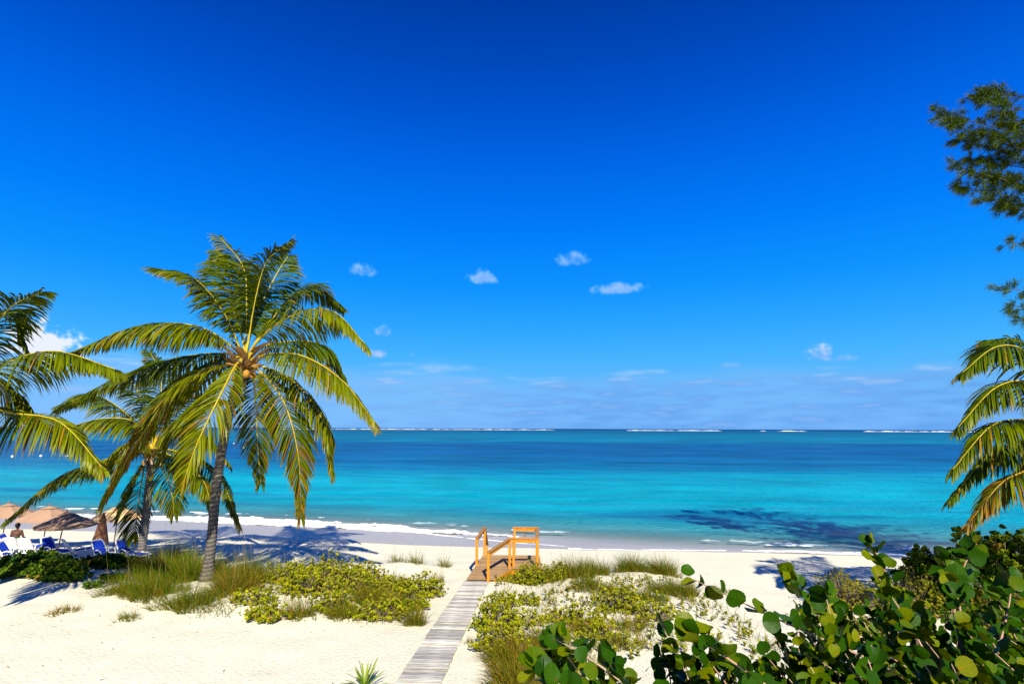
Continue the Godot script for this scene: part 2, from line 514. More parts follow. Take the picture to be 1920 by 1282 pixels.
func sky_picture() -> Image:
	var w := 4096
	var h := 2048
	var im := Image.create_empty(w, h, false, Image.FORMAT_RGB8)
	for y in h:
		var el := 90.0 - (y + 0.5) * 180.0 / h
		im.fill_rect(Rect2i(0, y, w, 1), sky_at(maxf(el, 0.0)))
	# a low bank of haze and thin cloud along the horizon, all the way round
	var px := 360.0 / w
	for y in range(int(81.0 / 180.0 * h), h / 2):
		var el := 90.0 - (y + 0.5) * 180.0 / h
		for x in w:
			var az := deg_to_rad(x * px)
			var a := Vector3(sin(az), 0.0, -cos(az))
			var big := noise.get_noise_3d(a.x * 90.0, 10.0, a.z * 90.0)
			var top := 4.6 + 3.4 * big + 1.2 * noise.get_noise_3d(a.x * 420.0, el * 30.0, a.z * 420.0)
			var wisp := fine.get_noise_3d(a.x * 800.0, el * 95.0, a.z * 800.0)
			var s := smoothstep(top + 0.7, top - 1.3, el) * (0.5 + 0.35 * wisp)
			var c := im.get_pixel(x, y)
			var grey := Color8(134, 194, 255).lerp(Color8(80, 146, 230), clampf(0.26 + 0.42 * cos(az - 0.9) - big * 0.7 + 0.35 * wisp - el * 0.03, 0.0, 1.0))
			c = c.lerp(grey, clampf(s * 1.5, 0.0, 0.95))
			c = c.lerp(Color8(176, 208, 255), smoothstep(0.25, 0.6, wisp) * smoothstep(top + 0.4, top - 0.4, el) * 0.35)
			c = c.lerp(Color8(206, 226, 255), smoothstep(top + 0.5, top, el) * smoothstep(top - 1.4, top - 0.3, el) * clampf(wisp * 1.6, 0.0, 1.0) * 0.3)
			im.set_pixel(x, y, c)
	for d in CLOUDS:
		var x0 := int((d[0] - d[2]) / px)
		var x1 := int((d[0] + d[2]) / px)
		for y in range(int((90.0 - d[1] - d[3] * 1.2) / 180.0 * h), int((90.0 - d[1] + d[3] * 1.2) / 180.0 * h)):
			var el := 90.0 - (y + 0.5) * 180.0 / h
			for xx in range(x0, x1):
				var az := (xx + 0.5) * px
				var u: float = (az - d[0]) / (d[2] * 0.5)
				var t: float = (el - d[1]) / (d[3] * 0.5)
				if t < 0.0: t *= 1.7
				var nn := fine.get_noise_3d(az * 55.0, el * 55.0, d[0] * 10.0) + 0.45 * fine.get_noise_3d(az * 170.0, el * 170.0, d[0] * 10.0 + 70.0)
				var dens := smoothstep(-0.25, 0.95, 0.85 - u * u * 0.9 - t * t * 0.9 + nn * 0.95)
				if dens <= 0.0: continue
				var x := posmod(xx, w)
				var c := im.get_pixel(x, y)
				var lit := Color8(236, 243, 255) if d[4] > 1.2 else Color8(150, 186, 252).lerp(Color8(222, 233, 255), clampf(0.3 + t * 0.3 + nn * 0.5, 0.0, 1.0) * minf(1.0, d[4]))
				im.set_pixel(x, y, c.lerp(lit, clampf(dens * d[4], 0.0, 1.0)))
	return im

const TALL_FRONDS := [
	[[Vector3(-8.96, 8.50, -19.00), Vector3(-9.21, 9.19, -19.00), Vector3(-9.75, 10.41, -18.70), Vector3(-10.65, 11.43, -18.40), Vector3(-11.89, 11.73, -18.40)], 0.00],
	[[Vector3(-8.96, 8.50, -19.00), Vector3(-9.00, 9.37, -19.00), Vector3(-9.16, 10.70, -19.20), Vector3(-9.53, 12.12, -19.50), Vector3(-10.59, 13.30, -19.80)], 0.00],
	[[Vector3(-8.96, 8.50, -19.00), Vector3(-8.91, 9.37, -19.00), Vector3(-8.69, 10.80, -18.80), Vector3(-8.39, 12.11, -18.80), Vector3(-7.74, 12.84, -19.00)], 0.00],
	[[Vector3(-8.96, 8.50, -19.00), Vector3(-8.91, 9.37, -19.00), Vector3(-8.91, 10.84, -19.80), Vector3(-8.76, 12.23, -20.60), Vector3(-8.73, 13.10, -21.40)], 0.00],
	[[Vector3(-8.96, 8.50, -19.00), Vector3(-9.09, 9.37, -19.00), Vector3(-9.96, 10.83, -19.80), Vector3(-10.47, 12.37, -20.40), Vector3(-11.44, 13.24, -21.20)], 0.00],
	[[Vector3(-8.96, 8.50, -19.00), Vector3(-8.64, 9.37, -19.00), Vector3(-8.15, 10.74, -19.80), Vector3(-7.44, 11.62, -20.60), Vector3(-6.50, 11.05, -21.20)], 0.00],
	[[Vector3(-8.96, 8.50, -19.00), Vector3(-8.58, 9.25, -18.80), Vector3(-7.25, 10.03, -18.10), Vector3(-5.76, 10.18, -17.70), Vector3(-4.60, 9.09, -17.60)], 0.00],
	[[Vector3(-8.96, 8.50, -19.00), Vector3(-8.63, 9.10, -19.00), Vector3(-7.85, 9.56, -20.20), Vector3(-6.96, 9.48, -21.00), Vector3(-6.33, 8.43, -21.40)], 0.00],
	[[Vector3(-8.96, 8.50, -19.00), Vector3(-8.43, 8.84, -18.80), Vector3(-6.76, 8.78, -17.90), Vector3(-5.25, 7.96, -17.50), Vector3(-4.20, 6.66, -17.60)], 0.20],
	[[Vector3(-8.96, 8.50, -19.00), Vector3(-8.50, 8.56, -19.00), Vector3(-7.19, 8.00, -18.70), Vector3(-6.12, 6.70, -18.60), Vector3(-5.81, 5.08, -18.80)], 0.25],
	[[Vector3(-8.96, 8.50, -19.00), Vector3(-8.54, 8.46, -18.90), Vector3(-7.26, 7.36, -18.10), Vector3(-6.61, 5.71, -17.90), Vector3(-6.49, 3.80, -18.10)], 0.60],
	[[Vector3(-8.96, 8.50, -19.00), Vector3(-8.85, 8.49, -19.20), Vector3(-9.09, 7.64, -20.20), Vector3(-9.09, 6.15, -20.60), Vector3(-8.91, 4.56, -20.70)], 0.15],
	[[Vector3(-8.96, 8.50, -19.00), Vector3(-9.25, 9.07, -18.80), Vector3(-10.11, 9.70, -18.00), Vector3(-11.72, 9.62, -17.60), Vector3(-13.93, 8.72, -17.60)], 0.10],
	[[Vector3(-8.96, 8.50, -19.00), Vector3(-9.33, 8.92, -19.00), Vector3(-11.17, 8.91, -19.40), Vector3(-13.39, 8.35, -19.80), Vector3(-15.82, 7.14, -20.00)], 0.10],
	[[Vector3(-8.96, 8.50, -19.00), Vector3(-9.26, 8.63, -18.90), Vector3(-10.26, 7.94, -18.10), Vector3(-11.43, 6.27, -17.80), Vector3(-12.47, 4.17, -17.90)], 0.50],
	[[Vector3(-8.96, 8.50, -19.00), Vector3(-9.07, 8.61, -18.70), Vector3(-8.91, 7.57, -17.50), Vector3(-9.25, 6.05, -17.00), Vector3(-9.60, 4.75, -17.00)], 0.30],
	[[Vector3(-8.96, 8.50, -19.00), Vector3(-9.16, 8.46, -18.90), Vector3(-9.85, 7.54, -18.50), Vector3(-10.67, 6.51, -18.30), Vector3(-11.09, 5.51, -18.30)], 0.30],
	[[Vector3(-8.96, 8.50, -19.00), Vector3(-9.32, 8.83, -19.00), Vector3(-11.02, 8.59, -20.20), Vector3(-12.57, 7.87, -21.00), Vector3(-13.69, 6.71, -21.40)], 0.10],
]
const SHORT_FRONDS := [
	[[Vector3(-15.21, 5.49, -24.50), Vector3(-15.45, 5.62, -24.50), Vector3(-16.25, 5.31, -23.90), Vector3(-18.05, 4.59, -23.50), Vector3(-20.20, 2.75, -23.50)], 0.10],
	[[Vector3(-15.21, 5.49, -24.50), Vector3(-15.35, 5.73, -24.50), Vector3(-15.93, 6.73, -24.20), Vector3(-17.08, 6.84, -23.90), Vector3(-18.37, 6.50, -23.90)], 0.10],
	[[Vector3(-15.21, 5.49, -24.50), Vector3(-15.34, 5.62, -24.50), Vector3(-15.40, 5.86, -23.70), Vector3(-15.77, 5.70, -23.30), Vector3(-16.35, 4.82, -23.20)], 0.50],
	[[Vector3(-15.21, 5.49, -24.50), Vector3(-15.11, 5.62, -24.50), Vector3(-13.79, 5.42, -24.20), Vector3(-12.05, 4.46, -24.00), Vector3(-11.12, 2.54, -24.10)], 0.20],
	[[Vector3(-15.21, 5.49, -24.50), Vector3(-15.32, 5.40, -24.50), Vector3(-15.39, 4.66, -24.10), Vector3(-15.71, 3.70, -24.00), Vector3(-16.01, 2.86, -24.00)], 0.10],
	[[Vector3(-15.21, 5.49, -24.50), Vector3(-15.09, 5.40, -24.50), Vector3(-14.38, 4.55, -24.20), Vector3(-13.97, 3.70, -24.10), Vector3(-13.84, 2.96, -24.10)], 0.10],
	[[Vector3(-15.21, 5.49, -24.50), Vector3(-15.42, 5.29, -24.50), Vector3(-15.76, 3.83, -24.80), Vector3(-15.84, 2.51, -24.90), Vector3(-15.89, 1.86, -24.90)], 0.40],
	[[Vector3(-15.21, 5.49, -24.50), Vector3(-15.27, 6.07, -24.50), Vector3(-15.74, 7.42, -24.50), Vector3(-16.55, 8.56, -24.50), Vector3(-17.75, 9.01, -24.50)], 0.00],
	[[Vector3(-15.21, 5.49, -24.50), Vector3(-15.15, 6.07, -24.50), Vector3(-15.30, 7.43, -24.90), Vector3(-15.56, 8.85, -25.10), Vector3(-16.13, 9.80, -25.10)], 0.00],
	[[Vector3(-15.21, 5.49, -24.50), Vector3(-15.04, 6.07, -24.50), Vector3(-14.24, 7.19, -24.30), Vector3(-13.33, 7.86, -24.20), Vector3(-12.19, 7.64, -24.20)], 0.00],
	[[Vector3(-15.21, 5.49, -24.50), Vector3(-15.03, 5.96, -24.50), Vector3(-14.41, 6.52, -25.10), Vector3(-13.42, 6.06, -25.50), Vector3(-12.39, 4.91, -25.50)], 0.10],
	[[Vector3(-15.21, 5.49, -24.50), Vector3(-15.36, 5.84, -24.50), Vector3(-16.97, 7.20, -25.00), Vector3(-18.82, 7.92, -25.50), Vector3(-20.19, 7.44, -25.50)], 0.00],
	[[Vector3(-15.21, 5.49, -24.50), Vector3(-15.07, 5.62, -24.50), Vector3(-13.25, 5.03, -23.50), Vector3(-12.23, 4.43, -23.10), Vector3(-11.78, 3.53, -23.00)], 0.20],
]
const LEFT_FRONDS := [
	[[Vector3(-14.96, 7.32, -15.50), Vector3(-14.93, 7.49, -15.50), Vector3(-13.65, 8.11, -15.10), Vector3(-12.11, 8.48, -14.90), Vector3(-10.44, 8.00, -14.90)], 0.00],
	[[Vector3(-14.96, 7.32, -15.50), Vector3(-14.91, 7.35, -15.50), Vector3(-13.16, 6.88, -14.90), Vector3(-11.51, 6.63, -14.60), Vector3(-10.30, 5.51, -14.60)], 0.15],
	[[Vector3(-14.96, 7.32, -15.50), Vector3(-14.95, 7.64, -15.50), Vector3(-14.54, 8.82, -15.50), Vector3(-13.94, 9.79, -15.50), Vector3(-13.18, 10.21, -15.50)], 0.00],
	[[Vector3(-14.96, 7.32, -15.50), Vector3(-14.95, 7.64, -15.50), Vector3(-14.92, 9.35, -16.00), Vector3(-14.72, 9.75, -16.40), Vector3(-14.19, 8.66, -16.50)], 0.00],
	[[Vector3(-14.96, 7.32, -15.50), Vector3(-14.92, 7.42, -15.50), Vector3(-14.63, 7.69, -16.10), Vector3(-14.08, 7.33, -16.40), Vector3(-13.66, 6.73, -16.50)], 0.10],
	[[Vector3(-14.96, 7.32, -15.50), Vector3(-15.08, 7.49, -15.50), Vector3(-16.26, 8.51, -15.50), Vector3(-17.45, 8.66, -15.50), Vector3(-18.73, 7.63, -15.50)], 0.00],
	[[Vector3(-14.96, 7.32, -15.50), Vector3(-15.06, 7.35, -15.50), Vector3(-15.65, 7.04, -15.00), Vector3(-16.27, 6.08, -14.70), Vector3(-16.46, 4.77, -14.60)], 0.20],
	[[Vector3(-14.96, 7.32, -15.50), Vector3(-15.02, 7.57, -15.50), Vector3(-16.17, 9.50, -16.00), Vector3(-17.32, 10.73, -16.50), Vector3(-18.77, 11.16, -16.90)], 0.00],
	[[Vector3(-14.96, 7.32, -15.50), Vector3(-14.99, 7.42, -15.50), Vector3(-16.94, 7.74, -16.90), Vector3(-18.43, 7.49, -18.10), Vector3(-19.25, 6.49, -18.90)], 0.00],
	[[Vector3(-14.96, 7.32, -15.50), Vector3(-14.99, 7.42, -15.50), Vector3(-13.53, 7.94, -14.10), Vector3(-12.52, 7.93, -12.90), Vector3(-11.75, 7.16, -12.10)], 0.00],
	[[Vector3(-14.96, 7.32, -15.50), Vector3(-14.97, 7.28, -15.50), Vector3(-14.04, 6.49, -14.30), Vector3(-13.74, 5.48, -13.90), Vector3(-13.58, 4.27, -13.80)], 0.40],
]
const RIGHT_FRONDS := [
	[[Vector3(15.33, 6.86, -16.00), Vector3(15.29, 7.11, -16.00), Vector3(14.49, 8.59, -15.80), Vector3(13.53, 8.80, -15.70), Vector3(12.50, 8.08, -15.70)], 0.00],
	[[Vector3(15.33, 6.86, -16.00), Vector3(15.28, 7.04, -16.00), Vector3(14.25, 7.77, -15.50), Vector3(12.97, 7.64, -15.20), Vector3(11.82, 6.58, -15.20)], 0.00],
	[[Vector3(15.33, 6.86, -16.00), Vector3(15.27, 6.97, -16.00), Vector3(13.98, 6.80, -15.50), Vector3(12.70, 6.61, -15.20), Vector3(11.55, 5.48, -15.20)], 0.10],
	[[Vector3(15.33, 6.86, -16.00), Vector3(15.26, 6.89, -16.00), Vector3(14.54, 6.30, -16.20), Vector3(13.52, 5.85, -16.30), Vector3(12.23, 4.61, -16.30)], 0.05],
	[[Vector3(15.33, 6.86, -16.00), Vector3(15.25, 6.82, -16.00), Vector3(14.05, 5.60, -15.60), Vector3(12.96, 5.13, -15.40), Vector3(11.97, 4.10, -15.40)], 0.90],
	[[Vector3(15.33, 6.86, -16.00), Vector3(15.30, 7.19, -16.00), Vector3(15.54, 8.29, -16.50), Vector3(15.14, 9.12, -16.80), Vector3(14.35, 9.15, -17.00)], 0.00],
	[[Vector3(15.33, 6.86, -16.00), Vector3(15.44, 7.11, -16.00), Vector3(16.43, 8.24, -16.00), Vector3(17.51, 8.40, -16.00), Vector3(18.56, 7.50, -16.00)], 0.00],
	[[Vector3(15.33, 6.86, -16.00), Vector3(15.43, 7.04, -16.00), Vector3(16.07, 6.89, -15.70), Vector3(16.87, 6.17, -15.60), Vector3(17.38, 4.91, -15.60)], 0.10],
	[[Vector3(15.33, 6.86, -16.00), Vector3(15.41, 7.19, -16.00), Vector3(16.19, 8.74, -16.30), Vector3(17.00, 9.72, -16.50), Vector3(18.02, 10.27, -16.80)], 0.00],
	[[Vector3(15.33, 6.86, -16.00), Vector3(15.34, 6.97, -16.00), Vector3(16.88, 7.25, -17.40), Vector3(18.17, 6.96, -18.60), Vector3(18.98, 5.91, -19.40)], 0.00],
	[[Vector3(15.33, 6.86, -16.00), Vector3(15.31, 6.74, -16.00), Vector3(14.86, 5.89, -15.50), Vector3(14.71, 5.21, -15.30), Vector3(14.64, 4.26, -15.30)], 0.50],
]
const GRAPE_SHOOTS := [
	[Vector3(1.58, 5.21, -5.20), Vector3(2.08, 5.05, -4.60), Vector3(2.62, 4.85, -4.40)],
	[Vector3(0.33, 4.93, -4.60), Vector3(0.63, 4.85, -4.30), Vector3(0.95, 4.65, -4.20)],
	[Vector3(0.15, 4.86, -4.20), Vector3(0.36, 4.79, -4.10), Vector3(0.56, 4.67, -4.00)],
	[Vector3(1.26, 5.06, -4.30), Vector3(1.41, 5.01, -4.10), Vector3(1.87, 4.71, -4.00)],
	[Vector3(2.61, 5.14, -5.60), Vector3(2.65, 5.03, -5.50), Vector3(2.69, 4.79, -5.00)],
	[Vector3(2.57, 5.15, -4.90), Vector3(2.57, 4.93, -4.80), Vector3(2.60, 4.73, -4.70)],
	[Vector3(3.53, 5.38, -5.80), Vector3(3.55, 5.10, -5.60), Vector3(3.48, 4.72, -5.20)],
	[Vector3(3.08, 5.27, -5.00), Vector3(3.21, 4.98, -4.90), Vector3(3.28, 4.74, -4.80)],
	[Vector3(4.73, 5.38, -6.00), Vector3(4.39, 5.15, -5.80), Vector3(3.97, 4.88, -5.40)],
	[Vector3(4.07, 5.29, -5.60), Vector3(4.00, 5.10, -5.40), Vector3(3.90, 4.81, -5.20)],
	[Vector3(4.36, 5.20, -5.20), Vector3(4.12, 5.00, -5.00), Vector3(3.83, 4.74, -4.80)],
]

# ---------------------------------------------------------------- palms
func through(pts: Array, f: float) -> Vector3:
	# a smooth curve through the points
	var k := pts.size() - 1
	var s := clampf(f, 0.0, 1.0) * k
	var a := mini(int(s), k - 1)
	var p1: Vector3 = pts[a]
	var p2: Vector3 = pts[a + 1]
	var p0: Vector3 = pts[a - 1] if a > 0 else p1 * 2.0 - p2
	var p3: Vector3 = pts[a + 2] if a + 2 <= k else p2 * 2.0 - p1
	return p1.cubic_interpolate(p2, p0, p3, s - a)

func make_frond(tree: Node3D, pts: Array, dry: float, size := 1.0, ripe := 0.0) -> void:
	var at := tree.position
	var rel := []
	for p in pts: rel.append(p - at)
	var out: Vector3 = rel[-1] - rel[0]
	var o := Vector3(out.x, 0, out.z)
	if o.length() < 0.3: o = Vector3(0.3, 0, 0.1)
	var twist := rng.randf_range(-0.35, 0.35)
	var side := o.normalized().cross(Vector3.UP).rotated(o.normalized(), twist)
	var rise := clampf(out.y / out.length(), -1.0, 1.0)
	var long := 0.0
	for k in 20: long += through(rel, k / 20.0).distance_to(through(rel, (k + 1) / 20.0))
	# rachis
	var mb := MB.new()
	var line := []
	var thick := []
	for k in 19:
		var f := k / 18.0
		line.append(through(rel, f))
		thick.append(lerpf(0.065, 0.009, pow(f, 0.6)) * size)
	mb.col = Color(0.46, 0.36, 0.012).lerp(Color(0.40, 0.2, 0.02), dry * 0.6)
	mb.tube(line, thick, 5)
	var fr := part(tree, "frond", mb.mesh(), M.palm_rachis)
	# leaflets on both sides
	mb = MB.new()
	var pairs := int(clampf(long * 29.0, 70, 190))
	var droop := lerpf(1.9, 1.15, smoothstep(0.2, 0.85, rise))
	if rise < -0.55: droop = lerpf(1.7, 0.9, smoothstep(-0.55, -0.95, rise))
	var wind := Vector3(-0.12, 0, 0.05)
	var lit_tone := clampf(0.5 + ripe + 0.25 * out.z + rng.randf_range(-0.2, 0.2), 0.0, 1.0)  # sunlight painted in: fronds reaching forward yellower, those behind darker green
	for k in pairs:
		var f := lerpf(0.31, 1.0, pow(float(k) / (pairs - 1), 0.92))
		var p := through(rel, f)
		var t := (through(rel, f + 0.02) - through(rel, f - 0.02)).normalized()
		var s := (side - t * side.dot(t)).normalized()
		var up := s.cross(t)
		var prof := (0.3 + 0.7 * smoothstep(0.28, 0.52, f)) * (1.0 - 0.68 * smoothstep(0.5, 1.0, f))
		for w in [-1.0, 1.0]:
			if rng.randf() < 0.04: continue
			var alpha := lerpf(0.35, 1.05, f * f) + rng.randf_range(-0.1, 0.1)
			var d: Vector3 = (s * w * cos(alpha) + t * sin(alpha) + up * rng.randf_range(0.05, 0.35)).normalized()
			var l := 1.5 * size * prof * rng.randf_range(0.82, 1.1)
			var across := t.rotated(d, rng.randf_range(-1.15, 1.15))
			var g := rng.randf_range(0.55, 1.3)
			var col := Color(0.026, 0.068, 0.0015).lerp(Color(0.145, 0.165, 0.002), clampf(lit_tone * 0.75 + rng.randf() * 0.5 - 0.2, 0.0, 1.0))
			col = col * g
			var tip := col.lerp(Color(0.22, 0.19, 0.005), 0.2)
			var chance := dry * (0.15 + 0.85 * smoothstep(0.35, 1.0, f)) * 0.8
			if rng.randf() < chance:
				col = Color(0.26, 0.15, 0.008).lerp(Color(0.15, 0.07, 0.01), rng.randf())
				tip = col * 0.8
			elif rng.randf() < 0.03:
				tip = Color(0.3, 0.16, 0.03)
			col.a = 1.0
			tip.a = 1.0
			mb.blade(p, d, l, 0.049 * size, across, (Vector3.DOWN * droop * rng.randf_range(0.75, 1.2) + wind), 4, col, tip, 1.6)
	part(fr, "leaflets", mb.mesh(), M.palm_leaf)

func make_palm(called: String, label: String, trunk: Array, fronds: Array, r0: float, r1: float, size := 1.0, nuts := 4, ripe := 0.0, pale := 1.0, group := "coconut palms") -> Node3D:
	var base: Vector3 = trunk[-1]
	var t := thing(called, label, "palm tree", base, 0.0, group)
	# trunk: ring scars every hand's breadth, each a small step
	var mb := MB.new()
	var crown: Vector3 = trunk[0] - base
	var rel := []
	for p in trunk: rel.append(p - base)
	rel.reverse()
	rel[0] += Vector3(0, -0.3, 0)
	var long := 0.0
	for k in 30: long += through(rel, k / 30.0).distance_to(through(rel, (k + 1) / 30.0))
	var rings := int(long / 0.115)
	var line := []
	var thick := []
	var sides := 16
	for k in rings * 3 + 1:
		var f := float(k) / (rings * 3)
		var r := lerpf(r0, r1, smoothstep(0.0, 0.13, f)) * (1.0 - 0.16 * f)
		var ph := k % 3
		line.append(through(rel, f))
		thick.append(r * [1.06, 0.985, 0.99][ph] * (1.0 + 0.03 * sin(k * 7.3)))
	var k0 := 0
	mb.tube(line, thick, sides)
	for s in line.size():
		var scar: bool = s % 3 == 0
		for j in sides:
			var g := pale * (0.85 + 0.3 * fine.get_noise_2d(j * 40.0, s * 22.0))
			mb.c[k0 + s * sides + j] = Color(0.30 * g, 0.27 * g, 0.24 * g) if scar else Color(0.13 * g, 0.118 * g, 0.108 * g)
			# the rings of a coconut palm slant
			mb.v[k0 + s * sides + j] += Vector3(0, 0.035 * sin(TAU * j / sides + 0.9), 0)
	part(t, "trunk", mb.mesh(), M.palm_bark)
	# heart of the crown: fibre, old frond stubs, dead spathes
	mb = MB.new()
	for k in 38:
		var a := rng.randf() * TAU
		var d := Vector3(cos(a), rng.randf_range(0.5, 2.4), sin(a)).normalized()
		var p := crown + Vector3(cos(a) * 0.14, rng.randf_range(-0.6, 0.25), sin(a) * 0.14) * size
		mb.blade(p, d, rng.randf_range(0.55, 1.3) * size, 0.24 * size, d.cross(Vector3.UP), Vector3(cos(a), -0.4, sin(a)) * 0.7, 3, Color(0.38, 0.19, 0.05) * rng.randf_range(0.8, 1.5), Color(0.5, 0.32, 0.17), 1.2)
	part(t, "fibre", mb.mesh(), M.palm_fibre)
	mb = MB.new()
	for k in 9:
		var a := TAU * k / 9.0 + rng.randf() * 0.5
		var d := Vector3(cos(a), 0.5, sin(a)).normalized()
		var p0 := crown + Vector3(cos(a), -2.2, sin(a)) * 0.14 * size
		mb.col = Color(0.30, 0.17, 0.05)
		mb.tube([p0, p0 + d * 0.25 * size, p0 + (d * 0.5 + Vector3.DOWN * 0.08) * size], [0.06 * size, 0.045 * size, 0.03 * size], 5)
	part(t, "frond_stub", mb.mesh(), M.palm_fibre)
	for k in 4:
		mb = MB.new()
		var a := rng.randf() * TAU
		var d := Vector3(cos(a), 0.1, sin(a)).normalized()
		mb.blade(crown + d * 0.15 + Vector3(0, -0.3, 0), d, rng.randf_range(0.7, 1.2) * size, 0.1 * size, d.cross(Vector3.UP), Vector3.DOWN * 2.2, 5, Color(0.36, 0.28, 0.22), Color(0.26, 0.2, 0.17), 1.5)
		part(t, "dead_spathe", mb.mesh(), M.palm_fibre)
	for k in nuts:
		mb = MB.new()
		var a := TAU * k / maxf(nuts, 1) + 0.9
		mb.ball(crown + Vector3(cos(a) * 0.27, -0.5 - 0.14 * (k % 3), sin(a) * 0.27) * size, Vector3(0.115, 0.145, 0.115) * size, 8, 10)
		part(t, "coconut", mb.mesh(), M.coconut)
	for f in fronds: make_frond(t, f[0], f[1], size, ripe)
	return t

func make_palms() -> void:
	rng.seed = 21
	var foot := spot(-9.86, -19.36)
	var t := make_palm("coconut_palm", "tall leaning coconut palm rising from the grass tussocks, fullest crown", [Vector3(-8.97, 8.75, -19.0), Vector3(-9.1, 8.2, -19.02), Vector3(-9.42, 7.0, -19.1), Vector3(-9.72, 4.8, -19.25), Vector3(-9.8, 2.9, -19.35), foot], TALL_FRONDS, 0.29, 0.158, 1.0, 4)
	# one coconut hangs clear of the rest on its stalk
	var mb := MB.new()
	var c := Vector3(-8.2, 7.95, -18.6) - t.position
	mb.ball(c, Vector3(0.12, 0.15, 0.12))
	var nut := part(t, "coconut", mb.mesh(), M.coconut)
	mb = MB.new()
	mb.col = Color(0.33, 0.2, 0.06)
	mb.tube([Vector3(-8.9, 8.5, -18.9) - t.position, Vector3(-8.4, 8.5, -18.65) - t.position, c + Vector3(0, 0.14, 0)], [0.03, 0.02, 0.012], 5)
	part(nut, "stalk", mb.mesh(), M.palm_fibre)
	make_palm("coconut_palm", "shorter coconut palm behind the tall one, beside the beach umbrellas", [Vector3(-15.23, 5.6, -24.5), Vector3(-15.4, 3.9, -24.8), Vector3(-15.6, 2.4, -25.1), spot(-15.87, -25.44)], SHORT_FRONDS, 0.22, 0.165, 0.95, 3, -0.1, 1.7)
	make_palm("coconut_palm", "coconut palm at the left edge, only its frond ends in view", [Vector3(-14.99, 7.3, -15.5), Vector3(-15.6, 5.0, -15.3), Vector3(-16.2, 3.0, -15.2), spot(-16.6, -15.1)], LEFT_FRONDS, 0.32, 0.2, 1.0, 3)
	make_palm("coconut_palm", "coconut palm at the right edge, fronds over the sea grape, one frond orange", [Vector3(15.35, 6.95, -16.0), Vector3(15.6, 5.0, -16.1), Vector3(15.8, 3.2, -16.2), spot(15.9, -16.3)], RIGHT_FRONDS, 0.3, 0.19, 1.0, 2, -0.45)

# ---------------------------------------------------------------- casuarina at the right edge
const CASUARINA_ENDS := [Vector3(16.09, 18.36, -20.00), Vector3(16.25, 17.63, -19.60), Vector3(17.23, 17.55, -20.50), Vector3(17.41, 18.89, -19.80), Vector3(18.60, 19.62, -20.60), Vector3(17.54, 18.04, -19.20), Vector3(16.25, 16.07, -19.70), Vector3(17.80, 16.87, -20.80), Vector3(17.30, 17.27, -19.50), Vector3(18.60, 17.93, -20.00), Vector3(18.49, 16.97, -19.40), Vector3(18.71, 16.89, -20.40), Vector3(16.72, 15.42, -20.00), Vector3(17.03, 14.79, -19.60), Vector3(18.40, 14.76, -20.30), Vector3(17.96, 15.32, -19.30), Vector3(17.84, 15.84, -20.00), Vector3(18.59, 13.40, -20.40), Vector3(17.81, 11.57, -20.00), Vector3(17.42, 10.80, -19.40), Vector3(18.32, 10.45, -20.30)]

func needles(mb: MB, p: Vector3, d: Vector3, many: int, long: float) -> void:
	for k in many:
		var w := (d + Vector3(rng.randfn(), rng.randfn(), rng.randfn()) * 0.42).normalized()
		var g := rng.randf_range(0.55, 1.25)
		mb.blade(p + Vector3(rng.randfn(), rng.randfn(), rng.randfn()) * 0.05, w, long * rng.randf_range(0.6, 1.2), 0.02, w.cross(Vector3(rng.randfn(), rng.randfn(), rng.randfn())), Vector3(-0.25, -0.75, 0.1), 3, Color(0.035 * g, 0.07 * g, 0.005), Color(0.115 * g, 0.15 * g, 0.006))

